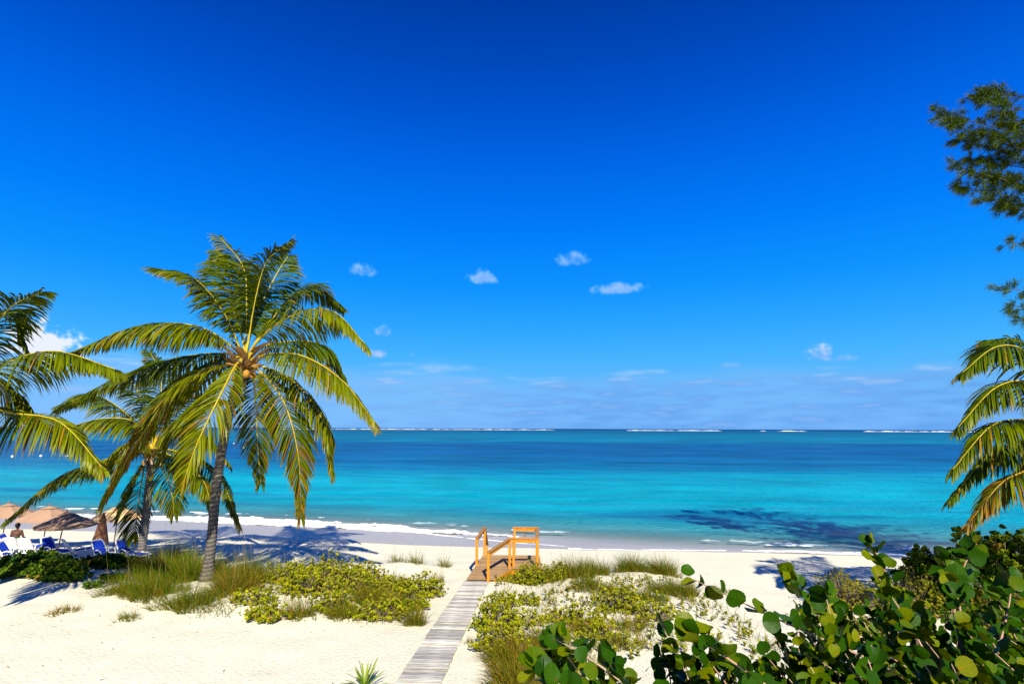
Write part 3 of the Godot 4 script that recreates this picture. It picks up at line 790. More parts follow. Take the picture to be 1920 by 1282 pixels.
func make_casuarina(tips: Array) -> void:
	rng.seed = 77
	var foot := spot(23.6, -19.0)
	var t := thing("casuarina_tree", "tall feathery casuarina tree reaching in at the right edge of the sky", "tree", foot)
	var trunk := [foot, foot + Vector3(-0.3, 5, -0.2), foot + Vector3(-0.2, 10, -0.8), foot + Vector3(-0.6, 15, -1.0), foot + Vector3(-1.6, 22.0, -1.2)]
	var mb := MB.new()
	mb.col = Color(0.16, 0.12, 0.09)
	var line := []
	var thick := []
	for k in 25:
		line.append(through(trunk, k / 24.0) - foot)
		thick.append(lerpf(0.3, 0.03, k / 24.0))
	mb.tube(line, thick, 9)
	part(t, "trunk", mb.mesh(), M.palm_bark)
	var limbs := MB.new()
	limbs.col = Color(0.10, 0.07, 0.05)
	var leaves := MB.new()
	var ends := []
	for p in tips: ends.append([p, 1.0])
	# the rest of the crown stands outside the picture
	var tries := 0
	while ends.size() < tips.size() + 210 and tries < 4000:
		tries += 1
		var d := Vector3(rng.randfn(), rng.randfn(), rng.randfn()).normalized() * pow(rng.randf(), 0.4)
		var p := Vector3(22.6, 15.2, -20.0) + d * Vector3(4.6, 8.0, 4.0) if tries % 5 < 3 else Vector3(25.5, 11.5, -19.0) + d * Vector3(5.5, 6.0, 4.0)
		var axis := -p.z * 0.9887 + (p.y - 6.5) * 0.15
		if p.x / axis < 1.01: continue
		ends.append([p, 0.0])
	for e in ends:
		var p: Vector3 = e[0]
		var seen: bool = e[1] > 0.5
		var f := clampf((p.y - foot.y - rng.randf_range(0.3, 1.6)) / 22.0, 0.05, 0.98)
		var root := through(trunk, f)
		var bow := (root + p) * 0.5 + Vector3(0, 0.35, 0)
		var pts := []
		var rad := []
		for k in 8:
			pts.append(through([root, bow, p], k / 7.0) - foot)
			rad.append(lerpf(0.045, 0.008, k / 7.0))
		limbs.tube(pts, rad, 5)
		var sprays := (18 if p.y < 14.0 else 40) if seen else 17
		for k in sprays:
			var g := lerpf(0.68 if seen else 0.3, 1.0, pow(rng.randf(), 0.7))
			var q := through([root, bow, p], g)
			var d := ((p - root).normalized() + Vector3(rng.randfn(), rng.randfn(), rng.randfn()) * 0.65).normalized()
			var twig := q + d * rng.randf_range(0.08, 0.36)
			limbs.tube([q - foot, twig - foot], [0.009, 0.005], 3, false)
			needles(leaves, twig - foot, d, 34 if seen else 18, 0.3)
	part(t, "limbs", limbs.mesh(), M.stem)
	part(t, "crown", leaves.mesh(), M.needle)

# ---------------------------------------------------------------- sea grape: round leathery leaves, each its own part
var grape_leaf: Array[ArrayMesh] = []
var grape_mats: Array[StandardMaterial3D] = []
var grape_shapes: Array[MB] = []

func make_grape_kit() -> void:
	rng.seed = 5
	var size := 128
	var pic := Image.create_empty(size, size, false, Image.FORMAT_RGB8)
	for y in size:
		for x in size:
			var u := (x + 0.5) / size * 2.0 - 1.0
			var w := (y + 0.5) / size            # 0 at the stalk, 1 at the tip
			var vein := 1.0 - smoothstep(0.012, 0.045, absf(u) * (1.2 + w))
			for k in 4:
				var root := 0.05 + k * 0.19
				var bent := absf(w - root - absf(u) * (0.62 - k * 0.05) - 0.12 * u * u)
				vein = maxf(vein, (1.0 - smoothstep(0.006, 0.028, bent)) * 0.7 * (1.0 if w > root else 0.0))
			var mott := 0.92 + 0.16 * fine.get_noise_2d(x * 9.0, y * 9.0)
			var c := Color(0.62 * mott, 0.72 * mott, 0.5 * mott)
			c = c.lerp(Color(0.95, 0.86, 0.5), vein * 0.45)
			c = c.lerp(Color(1.0, 0.3, 0.2), vein * clampf(1.0 - w * 2.2, 0.0, 1.0) * 0.8)
			pic.set_pixel(x, y, c)
	var tex := ImageTexture.create_from_image(pic)
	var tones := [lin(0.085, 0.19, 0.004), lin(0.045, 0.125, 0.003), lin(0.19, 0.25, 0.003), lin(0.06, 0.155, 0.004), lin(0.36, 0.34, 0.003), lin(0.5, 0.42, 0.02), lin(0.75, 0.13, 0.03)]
	for k in tones.size():
		var m := mat("grape_leaf_%d" % k, tones[k], 0.42, 0.22)
		m.albedo_texture = tex
		m.backlight_enabled = true
		m.backlight = Color(0.5, 0.55, 0.1)
		grape_mats.append(m)
	for kind in 6:
		var mb := MB.new()
		var cup := rng.randf_range(-0.22, 0.3)
		var fold := rng.randf_range(0.05, 0.4)
		var wob := rng.randf_range(0.02, 0.06)
		var around := 16
		var pts := []
		for r in [0.0, 0.55, 1.0]:
			for j in around:
				var th := TAU * j / around
				var rad: float = r * (1.0 + 0.05 * sin(th * 3.0 + kind) - 0.16 * exp(-pow(wrapf(th - PI * 1.5, -PI, PI) / 0.35, 2.0)))
				var x := cos(th) * rad * 0.53
				var z := sin(th) * rad * 0.48 + 0.46
				var y: float = cup * rad * rad + fold * absf(x) + (wob * sin(th * 4.0 + kind * 2.0) * r * r)
				pts.append(Vector3(x, y, z))
		for j in around:
			var a := j
			var b := (j + 1) % around
			for tri in [[0, around + a, around + b], [around + a, 2 * around + a, 2 * around + b], [around + a, 2 * around + b, around + b]]:
				var nn: Vector3 = (pts[tri[2]] - pts[tri[0]]).cross(pts[tri[1]] - pts[tri[0]]).normalized()
				var q := mb.v.size()
				for e in tri:
					var p: Vector3 = pts[e]
					var soft := (nn * 0.25 + Vector3(-p.x * cup * 1.5 - signf(p.x) * fold * 0.6, 1.0, -(p.z - 0.46) * cup * 1.5).normalized() * (1.0 if nn.y > 0 else -1.0)).normalized()
					mb.vert(p, soft, Vector2(p.x / 1.1 + 0.5, clampf(p.z / 0.98, 0.01, 0.99)))
				mb.i.append_array(PackedInt32Array([q, q + 1, q + 2]))
		grape_leaf.append(mb.mesh())
		grape_shapes.append(mb)

func grape_shoot(plant: Node3D, stems: MB, pts: Array, leaves: int, size: float, mass: MB = null) -> void:
	var at := plant.position
	var line := []
	var rad := []
	for k in 7:
		line.append(through(pts, k / 6.0) - at)
		rad.append(lerpf(0.004, 0.01, k / 6.0))
	stems.col = Color(0.36, 0.2, 0.13).lerp(Color(0.42, 0.3, 0.2), rng.randf())
	stems.tube(line, rad, 6)
	var sun := -SUN_WAY.normalized()
	for k in leaves:
		var f := pow(float(k) / leaves, 1.1) * 0.85
		var p := through(pts, f)
		var t := (through(pts, maxf(f - 0.05, 0.0)) - through(pts, f + 0.05)).normalized()
		var s := t.cross(Vector3.UP).normalized() * (1.0 if k % 2 == 0 else -1.0)
		var lay := (s * rng.randf_range(0.5, 1.1) + t * rng.randf_range(0.2, 0.9) + Vector3.UP * rng.randf_range(-0.5, 0.7) + Vector3(rng.randfn(), rng.randfn(), rng.randfn()) * 0.25).normalized()
		if k == 0: lay = (t + Vector3.UP * 0.6).normalized()
		var face := (sun * rng.randf_range(0.0, 1.0) + Vector3.UP * rng.randf_range(0.0, 0.8) + Vector3(rng.randfn(), rng.randfn(), rng.randfn()) * 0.85)
		face = (face - lay * face.dot(lay)).normalized()
		if mass:
			var m: MB = grape_shapes[rng.randi() % grape_shapes.size()]
			var l0 := size * rng.randf_range(0.7, 1.12)
			var turn := Basis(face.cross(lay), face, lay)
			var from := mass.v.size()
			mass.col = Color.WHITE * rng.randf_range(0.7, 1.15)
			for q in m.v.size(): mass.vert(turn * (m.v[q] * l0) + p - at + lay * 0.02, turn * m.n[q], m.t[q])
			for q in m.i: mass.i.append(q + from)
			continue
		var o := MeshInstance3D.new()
		o.name = "leaf"
		o.mesh = grape_leaf[rng.randi() % grape_leaf.size()]
		var pick := rng.randf()
		o.material_override = grape_mats[[0, 1, 2, 3][rng.randi() % 4] if pick < 0.78 else 4 if pick < 0.955 else 5 if pick < 0.9992 else 6]
		var l := size * rng.randf_range(0.7, 1.12) * (0.75 if k == 0 else 1.0)
		# x across, y face, z along the leaf
		o.transform = Transform3D(Basis(face.cross(lay) * l, face * l, lay * l), p - at + lay * 0.02)
		plant.add_child(o, true)

func make_grapes() -> void:
	rng.seed = 11
	# label, root x and z, the stretch it covers (x from, to, z from, to), the named shoots it carries, number of others
	var plants := [
		["low sea grape shoots nearest the boardwalk, along the bottom edge", 1.1, -4.2, 0.15, 1.4, -4.35, -5.0, [1, 2], 20, 4.72],
		["sea grape shrub at the bottom edge below the long leafy shoot's tip", 1.9, -4.0, 1.15, 2.3, -4.1, -5.1, [3], 24, 4.8],
		["sea grape shrub with the long leafy shoot reaching left over white sand", 2.6, -4.6, 1.9, 3.1, -4.1, -5.2, [0], 22, 4.84],
		["sea grape shrub at the bottom edge, below the upright shoot on the right", 2.7, -3.6, 2.0, 3.4, -3.7, -4.5, [5], 23, 4.96],
		["sea grape shrub below the pale yellow bushes, with the upright shoot", 3.4, -5.2, 2.8, 4.0, -4.4, -6.0, [4, 6, 7], 20, 4.78],
		["sea grape shrub in front of the dark thicket, right of the upright shoot", 4.6, -5.6, 3.9, 5.1, -4.6, -6.4, [8, 9], 22, 4.56],
		["sea grape shrub at the right edge, under the dark thicket", 5.8, -5.6, 4.9, 6.6, -4.8, -6.6, [10], 23, 4.58],
		["sea grape shrub filling the bottom right corner", 4.0, -3.8, 3.2, 4.6, -3.7, -4.6, [], 25, 4.96],
		["sea grape shrub behind the others, its leaves smaller, below the yellow bushes", 4.6, -7.4, 3.6, 5.8, -6.4, -8.2, [], 25, 4.42],
		["sea grape shrub behind the others at the right edge, leaves small and yellow green", 7.0, -7.4, 5.8, 8.0, -6.4, -8.4, [], 25, 4.4]]
	for e in plants:
		var foot := spot(e[1], e[2])
		var t := thing("sea_grape_shrub", e[0], "shrub", foot, 0.0, "sea grape shrubs in the foreground")
		var stems := MB.new()
		var shoots := []
		for k in e[7]: shoots.append([GRAPE_SHOOTS[k], 18, 0.15])
		for k in e[8]:
			var x := rng.randf_range(e[3], e[4])
			var z := rng.randf_range(e[5], e[6])
			var top: float = e[9] + rng.randf_range(-0.4, 0.12)
			var tip := Vector3(x, top, z)
			var lean := Vector3(rng.randf_range(-0.15, 0.7), -rng.randf_range(0.4, 0.9), rng.randf_range(-0.3, 0.45))
			shoots.append([[tip, tip + lean * 0.5 + Vector3(0.05, 0, 0), tip + lean * 1.15], 12, 0.13])
		for s in shoots:
			grape_shoot(t, stems, s[0], s[1], s[2])
			var low: Vector3 = s[0][-1]
			var root := foot + Vector3(clampf(low.x - foot.x, -0.5, 0.5) * 0.6, 0.0, clampf(low.z - foot.z, -0.4, 0.4) * 0.6)
			stems.col = Color(0.16, 0.12, 0.085)
			stems.tube([low - foot, (low * 0.45 + root * 0.55) - foot + Vector3(0, 0.3, 0), root - foot], [0.01, 0.015, 0.03], 6)
		# the leaves deeper in the shrub, one mass
		var mass := MB.new()
		var bright := MB.new()
		for k in 40:
			var tip := Vector3(rng.randf_range(e[3] + 0.15, e[4] + 0.3), e[9] - rng.randf_range(0.25, 0.9), rng.randf_range(e[5], e[6]))
			var lean := Vector3(rng.randf_range(-0.3, 0.6), -rng.randf_range(0.4, 0.8), rng.randf_range(-0.3, 0.3))
			grape_shoot(t, stems, [tip, tip + lean * 0.5, tip + lean], 12, 0.14, mass if k % 3 < 2 else bright)
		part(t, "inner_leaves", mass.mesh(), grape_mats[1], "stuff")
		part(t, "inner_leaves", bright.mesh(), grape_mats[2], "stuff")
		part(t, "stems", stems.mesh(), M.stem)

# ---------------------------------------------------------------- dune plants
# a mound of leafy rosettes on woody stems
func bush(called: String, label: String, category: String, at: Vector3, r: Vector3, rosettes: int, leaf: Vector2, c0: Color, c1: Color, group: String, per := 9, hollow := 0.55) -> Node3D:
	var t := thing(called, label, category, at, 0.0, group)
	var leaves := MB.new()
	var stems := MB.new()
	stems.col = Color(0.22, 0.17, 0.12)
	for k in int(rosettes * 2.8):
		var d := Vector3(rng.randfn(), absf(rng.randfn()) * 0.9, rng.randfn()).normalized()
		var far := lerpf(hollow, 1.0, rng.randf()) * (0.82 + 0.36 * noise.get_noise_3d(d.x * 150.0 + at.x * 90.0, d.y * 150.0, d.z * 150.0 + at.z * 90.0) + 0.1)
		var p := d * r * far
		p.y = maxf(p.y, 0.05 + ground(at.x + p.x, at.z + p.z) - at.y + 0.03)
		if k % 3 == 0:
			var mid := p * 0.5 + Vector3(0, -0.05 * r.y, 0)
			stems.tube([Vector3(p.x * 0.12, -0.02, p.z * 0.12), mid, p], [0.014, 0.01, 0.005], 4, false)
		var axis := (d + Vector3(0, 0.9, 0) + Vector3(rng.randfn(), rng.randfn(), rng.randfn()) * 0.3).normalized()
		var a := axis.cross(Vector3(0.3, 0.1, 0.9)).normalized()
		var b := axis.cross(a)
		var g := rng.randf_range(0.75, 1.2)
		var cc := c0.lerp(c1, rng.randf()) * g
		if rng.randf() < 0.04: cc = Color(0.3, 0.2, 0.03)
		var big := rng.randf_range(0.6, 1.35)
		for j in rng.randi_range(per - 3, per + 2):
			var th := j * 2.4 + k
			var open := lerpf(0.35, 1.35, float(j) / per)
			var w := (a * cos(th) + b * sin(th)) * sin(open) + axis * cos(open)
			var c := cc * rng.randf_range(0.85, 1.15)
			c.a = 1.0
			leaves.blade(p, w, leaf.x * big * rng.randf_range(0.7, 1.2), leaf.y * lerpf(1.0, big, 0.6), w.cross(axis) if absf(w.dot(axis)) < 0.98 else a, axis * 0.25, 3, c * Color(0.85, 0.9, 0.85), c, 2.2)
	part(t, "stems", stems.mesh(), M.stem)
	part(t, "foliage", leaves.mesh(), M.bush_leaf)
	return t

func grass(label: String, at: Vector3, r: float, tall: float, many: int, group: String, gold := 0.25, stalks := 3, called := "beach_grass", width := 0.015, cat := "grass tuft") -> Node3D:
	var t := thing(called, label, cat, at, 0.0, group)
	t.set_meta("kind", "thing")
	var mb := MB.new()
	for k in int(many * 2.2):
		var a := rng.randf() * TAU
		var q := sqrt(rng.randf()) * r * (1.0 + 0.3 * sin(a * 3.0 + at.x * 5.0) + 0.2 * sin(a * 5.0 + at.z * 3.0))
		var p := Vector3(cos(a) * q, 0.0, sin(a) * q)
		p.y = ground(at.x + p.x, at.z + p.z) - at.y - 0.02
		var lean := Vector3(cos(a), 0, sin(a)) * (q / r) * 0.42 + Vector3(rng.randfn(), 0, rng.randfn()) * 0.27 + Vector3(-0.08, 0, 0)
		var d := (Vector3.UP + lean).normalized()
		var g := rng.randf_range(0.7, 1.25)
		var c0 := Color(0.13, 0.11, 0.012) * g
		var c1 := Color(0.045, 0.105, 0.003).lerp(Color(0.16, 0.2, 0.006), rng.randf() * rng.randf()) * g
		if rng.randf() < gold:
			c1 = Color(0.22, 0.13, 0.015) * g
		c0.a = 1.0
		c1.a = 1.0
		mb.blade(p, d, tall * lerpf(0.35, 1.1, rng.randf()) * (1.0 - 0.42 * minf(q / r, 1.3)), width * rng.randf_range(0.7, 1.3), Vector3(rng.randfn(), 0, rng.randfn()), (Vector3(lean.x, -0.5, lean.z) * rng.randf_range(0.3, 1.3) + Vector3(-0.15, 0, 0)), 4, c0.lerp(c1, 0.45), c1)
	part(t, "blades", mb.mesh(), M.grass)
	if stalks > 0:
		mb = MB.new()
		for k in stalks:
			var p := Vector3(rng.randf_range(-r, r) * 0.7, 0, rng.randf_range(-r, r) * 0.7)
			p.y = ground(at.x + p.x, at.z + p.z) - at.y - 0.02
			var tip := mb.blade(p, (Vector3.UP + Vector3(rng.randfn(), 0, rng.randfn()) * 0.1).normalized(), tall * rng.randf_range(1.1, 1.45), 0.013, Vector3(1, 0, 0.3), Vector3(-0.1, -0.05, 0), 4, Color(0.25, 0.2, 0.06), Color(0.35, 0.26, 0.1))
			for j in 4:
				mb.blade(tip - Vector3(0, 0.03 * j, 0), Vector3(rng.randfn() * 0.5, 0.8, rng.randfn() * 0.5).normalized(), 0.05, 0.009, Vector3(1, 0, 0.2), Vector3.DOWN * 0.3, 2, Color(0.25, 0.19, 0.07), Color(0.3, 0.23, 0.09), 1.5)
		part(t, "seed_stalks", mb.mesh(), M.grass)
	return t

func make_dune_plants() -> void:
	rng.seed = 301
	# tall grass round the foot of the tall palm
	var gp := "tall grass round the foot of the tall palm"
	for e in [
		["dense green grass tussock right in front of the tall palm, lowest of them", -8.9, -16.75, 0.7, 0.95, 460],
		["green grass tussock left of the tall palm's foot, at the front", -10.5, -17.7, 0.7, 1.1, 440],
		["green and golden grass tussock right of the tall palm's foot", -8.35, -18.2, 0.65, 1.35, 520],
		["grass tussock behind and right of the tall palm's foot, next to its shadow", -8.75, -19.9, 0.6, 1.55, 460],
		["grass tussock at the left end of the big grass patch", -11.5, -18.2, 0.75, 1.05, 420],
		["grass tussock in the middle of the patch between both palm trunks", -11.8, -20.3, 0.85, 1.45, 560],
		["grass tussock just left of the tall palm's trunk, half way up the patch", -10.75, -19.6, 0.7, 1.4, 520],
		["grass tussock behind the tall palm's trunk, facing the sea", -11.2, -22.0, 0.85, 1.5, 520],
		["tallest grass tussock, just right of the shorter palm's foot", -12.9, -22.2, 0.95, 1.65, 600],
		["dark grass tussock behind the tallest one, at the back of the patch", -13.4, -23.8, 0.9, 1.5, 460],
		["golden grass tussock at the shorter palm's foot, beside the loungers", -14.8, -23.0, 0.6, 0.9, 300]]:
		grass(e[0], spot(e[1], e[2]), e[3], e[4], e[5], gp, 0.6 if "golden" in e[0] else 0.22, 4)
	grass("small dry grass wisp on open sand in front of the grass patch", spot(-12.1, -16.3), 0.35, 0.4, 90, "dry wisps", 0.8, 0)
	grass("small green grass wisp at the front edge of the grass patch", spot(-9.9, -15.6), 0.25, 0.45, 60, "dry wisps", 0.3, 0)
	# grass behind the left bushes, in the palm's shadow
	for e in [["leftmost grass clump behind the silvery bushes, at the palm's shadow", -8.0, -21.0, 0.55, 1.2, 360], ["middle grass clump behind the silvery bushes, at the palm's shadow", -7.2, -21.2, 0.5, 1.1, 320], ["rightmost grass clump behind the silvery bushes, at the palm's shadow", -6.4, -21.3, 0.45, 1.0, 280]]:
		grass(e[0], spot(e[1], e[2]), e[3], e[4], e[5], "grass behind the left bushes", 0.25, 3)
	for e in [["sparse upright beach grass on the dune left of the deck, leftmost", -4.86, -25.2, 0.3, 0.75, 60], ["sparse upright beach grass with long stalks on the dune left of the deck, middle", -3.95, -24.9, 0.35, 0.85, 80], ["sparse upright beach grass nearest the deck's left post", -2.85, -25.3, 0.28, 0.75, 60], ["golden grass tuft at the right end of the dune, left of the boardwalk's far end", -2.75, -22.0, 0.3, 0.6, 140]]:
		grass(e[0], spot(e[1], e[2]), e[3], e[4], e[5], "sparse grass left of the deck", 0.3, 3)
	for e in [["golden reedy tuft among the bushes, nearest the boardwalk's left edge", -2.5, -15.9, 0.2, 0.95, 170], ["golden reedy tuft in the middle of the left bushes", -4.2, -17.9, 0.4, 1.15, 260], ["golden reedy tuft in the right part of the left bushes", -3.3, -17.2, 0.4, 1.1, 260], ["green reedy tuft at the lower left of the left bushes", -5.7, -16.2, 0.3, 0.8, 200], ["golden reedy tuft at the front centre of the left bushes", -4.6, -16.4, 0.35, 0.85, 220], ["green reedy tuft at the back right of the left bushes", -3.9, -20.2, 0.4, 0.9, 220]]:
		grass(e[0], spot(e[1], e[2]), e[3], e[4], e[5], "reedy tufts in the left bushes", 0.45, 0)
	# grass right of the deck
	for e in [
		["large bright grass tussock right of the deck's corner post", 2.35, -22.6, 0.75, 0.95, 480],
		["grass tussock behind the large one, right of the deck", 3.35, -23.6, 0.55, 0.85, 300],
		["pointed dark grass tussock on the dune crest against the pale sand", 4.9, -24.5, 0.55, 0.95, 400],
		["grass tussock at the right end of the dune crest", 6.1, -24.1, 0.6, 0.95, 380],
		["grass tussock below the right end of the dune crest, beside the long sea grape shoot", 5.75, -20.8, 0.75, 0.8, 380],
		["low grass clump in front of the large bright tussock", 2.7, -20.9, 0.6, 0.55, 260],
		["low grass clump half way up the dune right of the deck", 3.5, -20.1, 0.65, 0.5, 260],
		["low grass clump above the long sea grape shoot", 4.4, -19.3, 0.7, 0.5, 260],
		["grass clump crowding the deck's front right post", 1.25, -22.2, 0.5, 0.7, 300],
		["grass clump at the front of the deck's railing", 0.4, -22.3, 0.45, 0.6, 240], ["grass clump against the deck's front boards", 0.85, -22.65, 0.35, 0.6, 220]]:
		grass(e[0], spot(e[1], e[2]), e[3], e[4] * 1.2, int(e[5] * 1.5), "grass on the dune right of the deck", 0.25, 4)
	for e in [["golden tall reedy grass below the pale green bush by the boardwalk", 0.05, -13.2, 0.55, 0.95, 460], ["green reedy grass at the bottom edge, right of the boardwalk", 0.1, -12.1, 0.5, 0.9, 420], ["golden reedy grass right of the pale green bush by the boardwalk", 0.9, -14.2, 0.5, 0.8, 320], ["golden reedy grass behind the lowest sea grape shoots", 1.3, -13.0, 0.5, 0.8, 320], ["thin green grass blades on bare sand close to the boardwalk's right edge", -0.95, -14.3, 0.12, 0.35, 26], ["thin golden grass wisp in front of the sea grape's long shoot", 2.6, -14.6, 0.5, 0.55, 200], ["green grass between the dune bushes, above the lowest shoots", 1.9, -15.6, 0.5, 0.6, 220], ["green grass clump left of the long sea grape shoot's tip", 3.2, -16.2, 0.6, 0.6, 260], ["dry brown grass wisp on open sand beyond the long sea grape shoot", 7.6, -21.6, 0.45, 0.4, 100]]:
		grass(e[0], spot(e[1], e[2]), e[3], e[4], e[5], "golden grass by the boardwalk", 0.55, 0)
	# silvery green bushes left of the boardwalk
	var c0 := Color(0.19, 0.225, 0.012)
	var c1 := Color(0.42, 0.39, 0.012)
	var gl := "silvery green bushes left of the boardwalk"
	for e in [
		["silvery green bush at the back left of the group, in front of the grass", -7.4, -19.9, 0.75, 0.5, 90],
		["silvery green bush at the back centre of the left group, tallest", -6.3, -19.9, 0.9, 0.62, 130],
		["silvery green bush in the middle of the left group", -6.2, -18.5, 0.85, 0.5, 110],
		["silvery green bush at the back right of the left group, by the dune crest", -5.2, -20.6, 0.85, 0.5, 110],
		["silvery green bush right of the middle of the left group", -4.9, -19.1, 0.8, 0.5, 100],
		["dark-rooted silvery bush at the front centre of the left group", -4.95, -16.8, 0.55, 0.42, 55],
		["spreading silvery bush at the front right, with its shadow on bare sand", -3.6, -16.5, 0.7, 0.35, 70],
		["golden green bush nearest the boardwalk, at the right end of the group", -2.95, -19.3, 0.75, 0.45, 95],
		["silvery bush just left of the one nearest the boardwalk", -3.75, -19.2, 0.65, 0.42, 75],
		["small silvery bush in front of the one nearest the boardwalk", -2.95, -17.6, 0.5, 0.42, 60],
		["lone low silvery bush at the front left, on bare sand below the grass patch", -6.5, -15.95, 0.6, 0.25, 48],
		["low silvery bush at the left end, touching the grass patch", -7.4, -17.2, 0.55, 0.28, 44]]:
		bush("silvery_bush", e[0], "bush", spot(e[1], e[2]), Vector3(e[3] * 1.3, e[4] * 1.75, e[3] * 1.0), int(e[5] * 1.5), Vector2(0.075, 0.034), c0, c1, gl)
	var gr := "pale green bushes right of the boardwalk"
	for e in [
		["pale green bush beside the boardwalk's middle, upper of two, with round shadows", -0.35, -15.5, 0.55, 0.62, 95],
		["pale green bush beside the boardwalk, lower of two, over golden grass", -0.2, -13.9, 0.55, 0.45, 70],
		["pale green bush under the deck's front rail", 0.7, -22.2, 0.7, 0.5, 110],
		["pale green bush at the deck's right corner, below its post", 1.75, -22.4, 0.5, 0.4, 60],
		["small pale green sprig nearest the deck's ramp on bare sand", -0.1, -18.6, 0.3, 0.25, 16],
		["small pale green sprig below the deck, on shadow-dotted sand", 0.55, -18.9, 0.35, 0.28, 18],
		["sparse pale green bush in the middle of the right dune", 1.4, -16.8, 0.55, 0.35, 34],
		["sparse pale green bush right of the dune's middle", 2.0, -16.4, 0.5, 0.4, 36],
		["pale green bush above the long sea grape shoot", 3.3, -18.2, 0.75, 0.5, 85],
		["pale green bush behind the tip of the long sea grape shoot", 4.1, -17.2, 0.5, 0.35, 40],
		["sparse pale green sprigs over white sand left of the long shoot's tip", 2.3, -15.2, 0.5, 0.35, 34],
		["small pale green sprig between the boardwalk bush and the dune's middle", 0.5, -16.2, 0.35, 0.3, 20]]:
		bush("dune_bush", e[0], "bush", spot(e[1], e[2]), Vector3(e[3] * 1.35, e[4] * 1.6, e[3] * 1.1), int(e[5] * 1.6), Vector2(0.072, 0.033), c0, c1, gr)
	# dark green sea lettuce at the left edge
	var d0 := Color(0.025, 0.075, 0.012)
	var d1 := Color(0.13, 0.2, 0.012)
	for e in [["dark green leafy shrub at the left edge, in front of the loungers", -16.8, -20.3, 1.3, 0.6, 200], ["dark green leafy shrub next right, in front of the loungers", -15.3, -20.2, 1.0, 0.5, 150], ["dark green leafy shrub behind the others, lapping the white lounger frames", -17.7, -22.4, 1.2, 0.55, 150], ["shaded dark shrub under the palm's frond shadow, below the closed umbrella", -15.3, -22.3, 1.0, 0.4, 110], ["low dark green runner at the right end of the leafy shrubs", -13.6, -20.5, 0.45, 0.18, 24], ["small dark green runner on sand at the tip of the frond shadow", -13.4, -19.2, 0.3, 0.14, 14]]:
		bush("leafy_shrub", e[0], "shrub", spot(e[1], e[2]), Vector3(e[3], e[4], e[3] * 0.75), e[5], Vector2(0.13, 0.062), d0, d1, "dark leafy shrubs by the loungers", 9, 0.6)
	# bay cedar: tiny yellow-green leaves
	var b0 := Color(0.19, 0.19, 0.015)
	var b1 := Color(0.38, 0.34, 0.02)
	for e in [["yellow green small-leaved bush left of the upright sea grape shoot", 11.0, -19.8, 1.15, 1.25, 420], ["largest yellow green small-leaved bush, behind the upright sea grape shoot", 12.9, -19.3, 1.3, 1.6, 560], ["yellow green small-leaved bush between sea grape leaves near the right edge", 14.4, -17.6, 1.2, 1.5, 420], ["low yellow green bush at the sand's edge, half hidden by sea grape", 9.9, -16.6, 0.8, 0.55, 200]]:
		bush("bay_cedar_bush", e[0], "bush", spot(e[1], e[2]), Vector3(e[3], e[4], e[3] * 0.9), e[5], Vector2(0.055, 0.022), b0, b1, "yellow green bushes behind the sea grape", 10, 0.7)
	# tall sea grape thicket further back on the right
	var f0 := Color(0.035, 0.09, 0.008)
	var f1 := Color(0.19, 0.22, 0.012)
	for e in [["tall dark sea grape thicket at the right edge under the palm fronds", 15.1, -18.4, 1.8, 2.9, 620], ["left end of the dark thicket beyond the yellow green bushes, lower than the rest", 13.9, -19.4, 1.3, 2.1, 380], ["dark thicket in the far right corner behind the sea grape shrub", 17.4, -17.6, 1.9, 2.9, 460]]:
		bush("sea_grape_thicket", e[0], "shrub", spot(e[1], e[2]), Vector3(e[3], e[4], e[3] * 0.8), e[5], Vector2(0.17, 0.15), f0, f1, "dark thicket under the right palm", 8, 0.6)
	# spider lily at the bottom edge
	var lily := thing("spider_lily", "bright green strap-leaved lily at the bottom edge, left of the boardwalk", "plant", spot(-2.75, -11.55))
	var per := 26
	for k in per:
		var mb := MB.new()
		var a := k * 2.4
		var open := lerpf(0.15, 1.15, float(k) / per)
		var d := Vector3(cos(a) * sin(open), cos(open), sin(a) * sin(open))
		var c := Color(0.13, 0.24, 0.02).lerp(Color(0.26, 0.3, 0.03), rng.randf())
		mb.blade(d * 0.03, d, rng.randf_range(0.4, 0.62), 0.038, d.cross(Vector3.UP), Vector3.DOWN * rng.randf_range(0.2, 0.9), 6, c * Color(0.9, 0.95, 0.9), c, 1.7)
		part(lily, "leaf", mb.mesh(), M.bush_leaf)

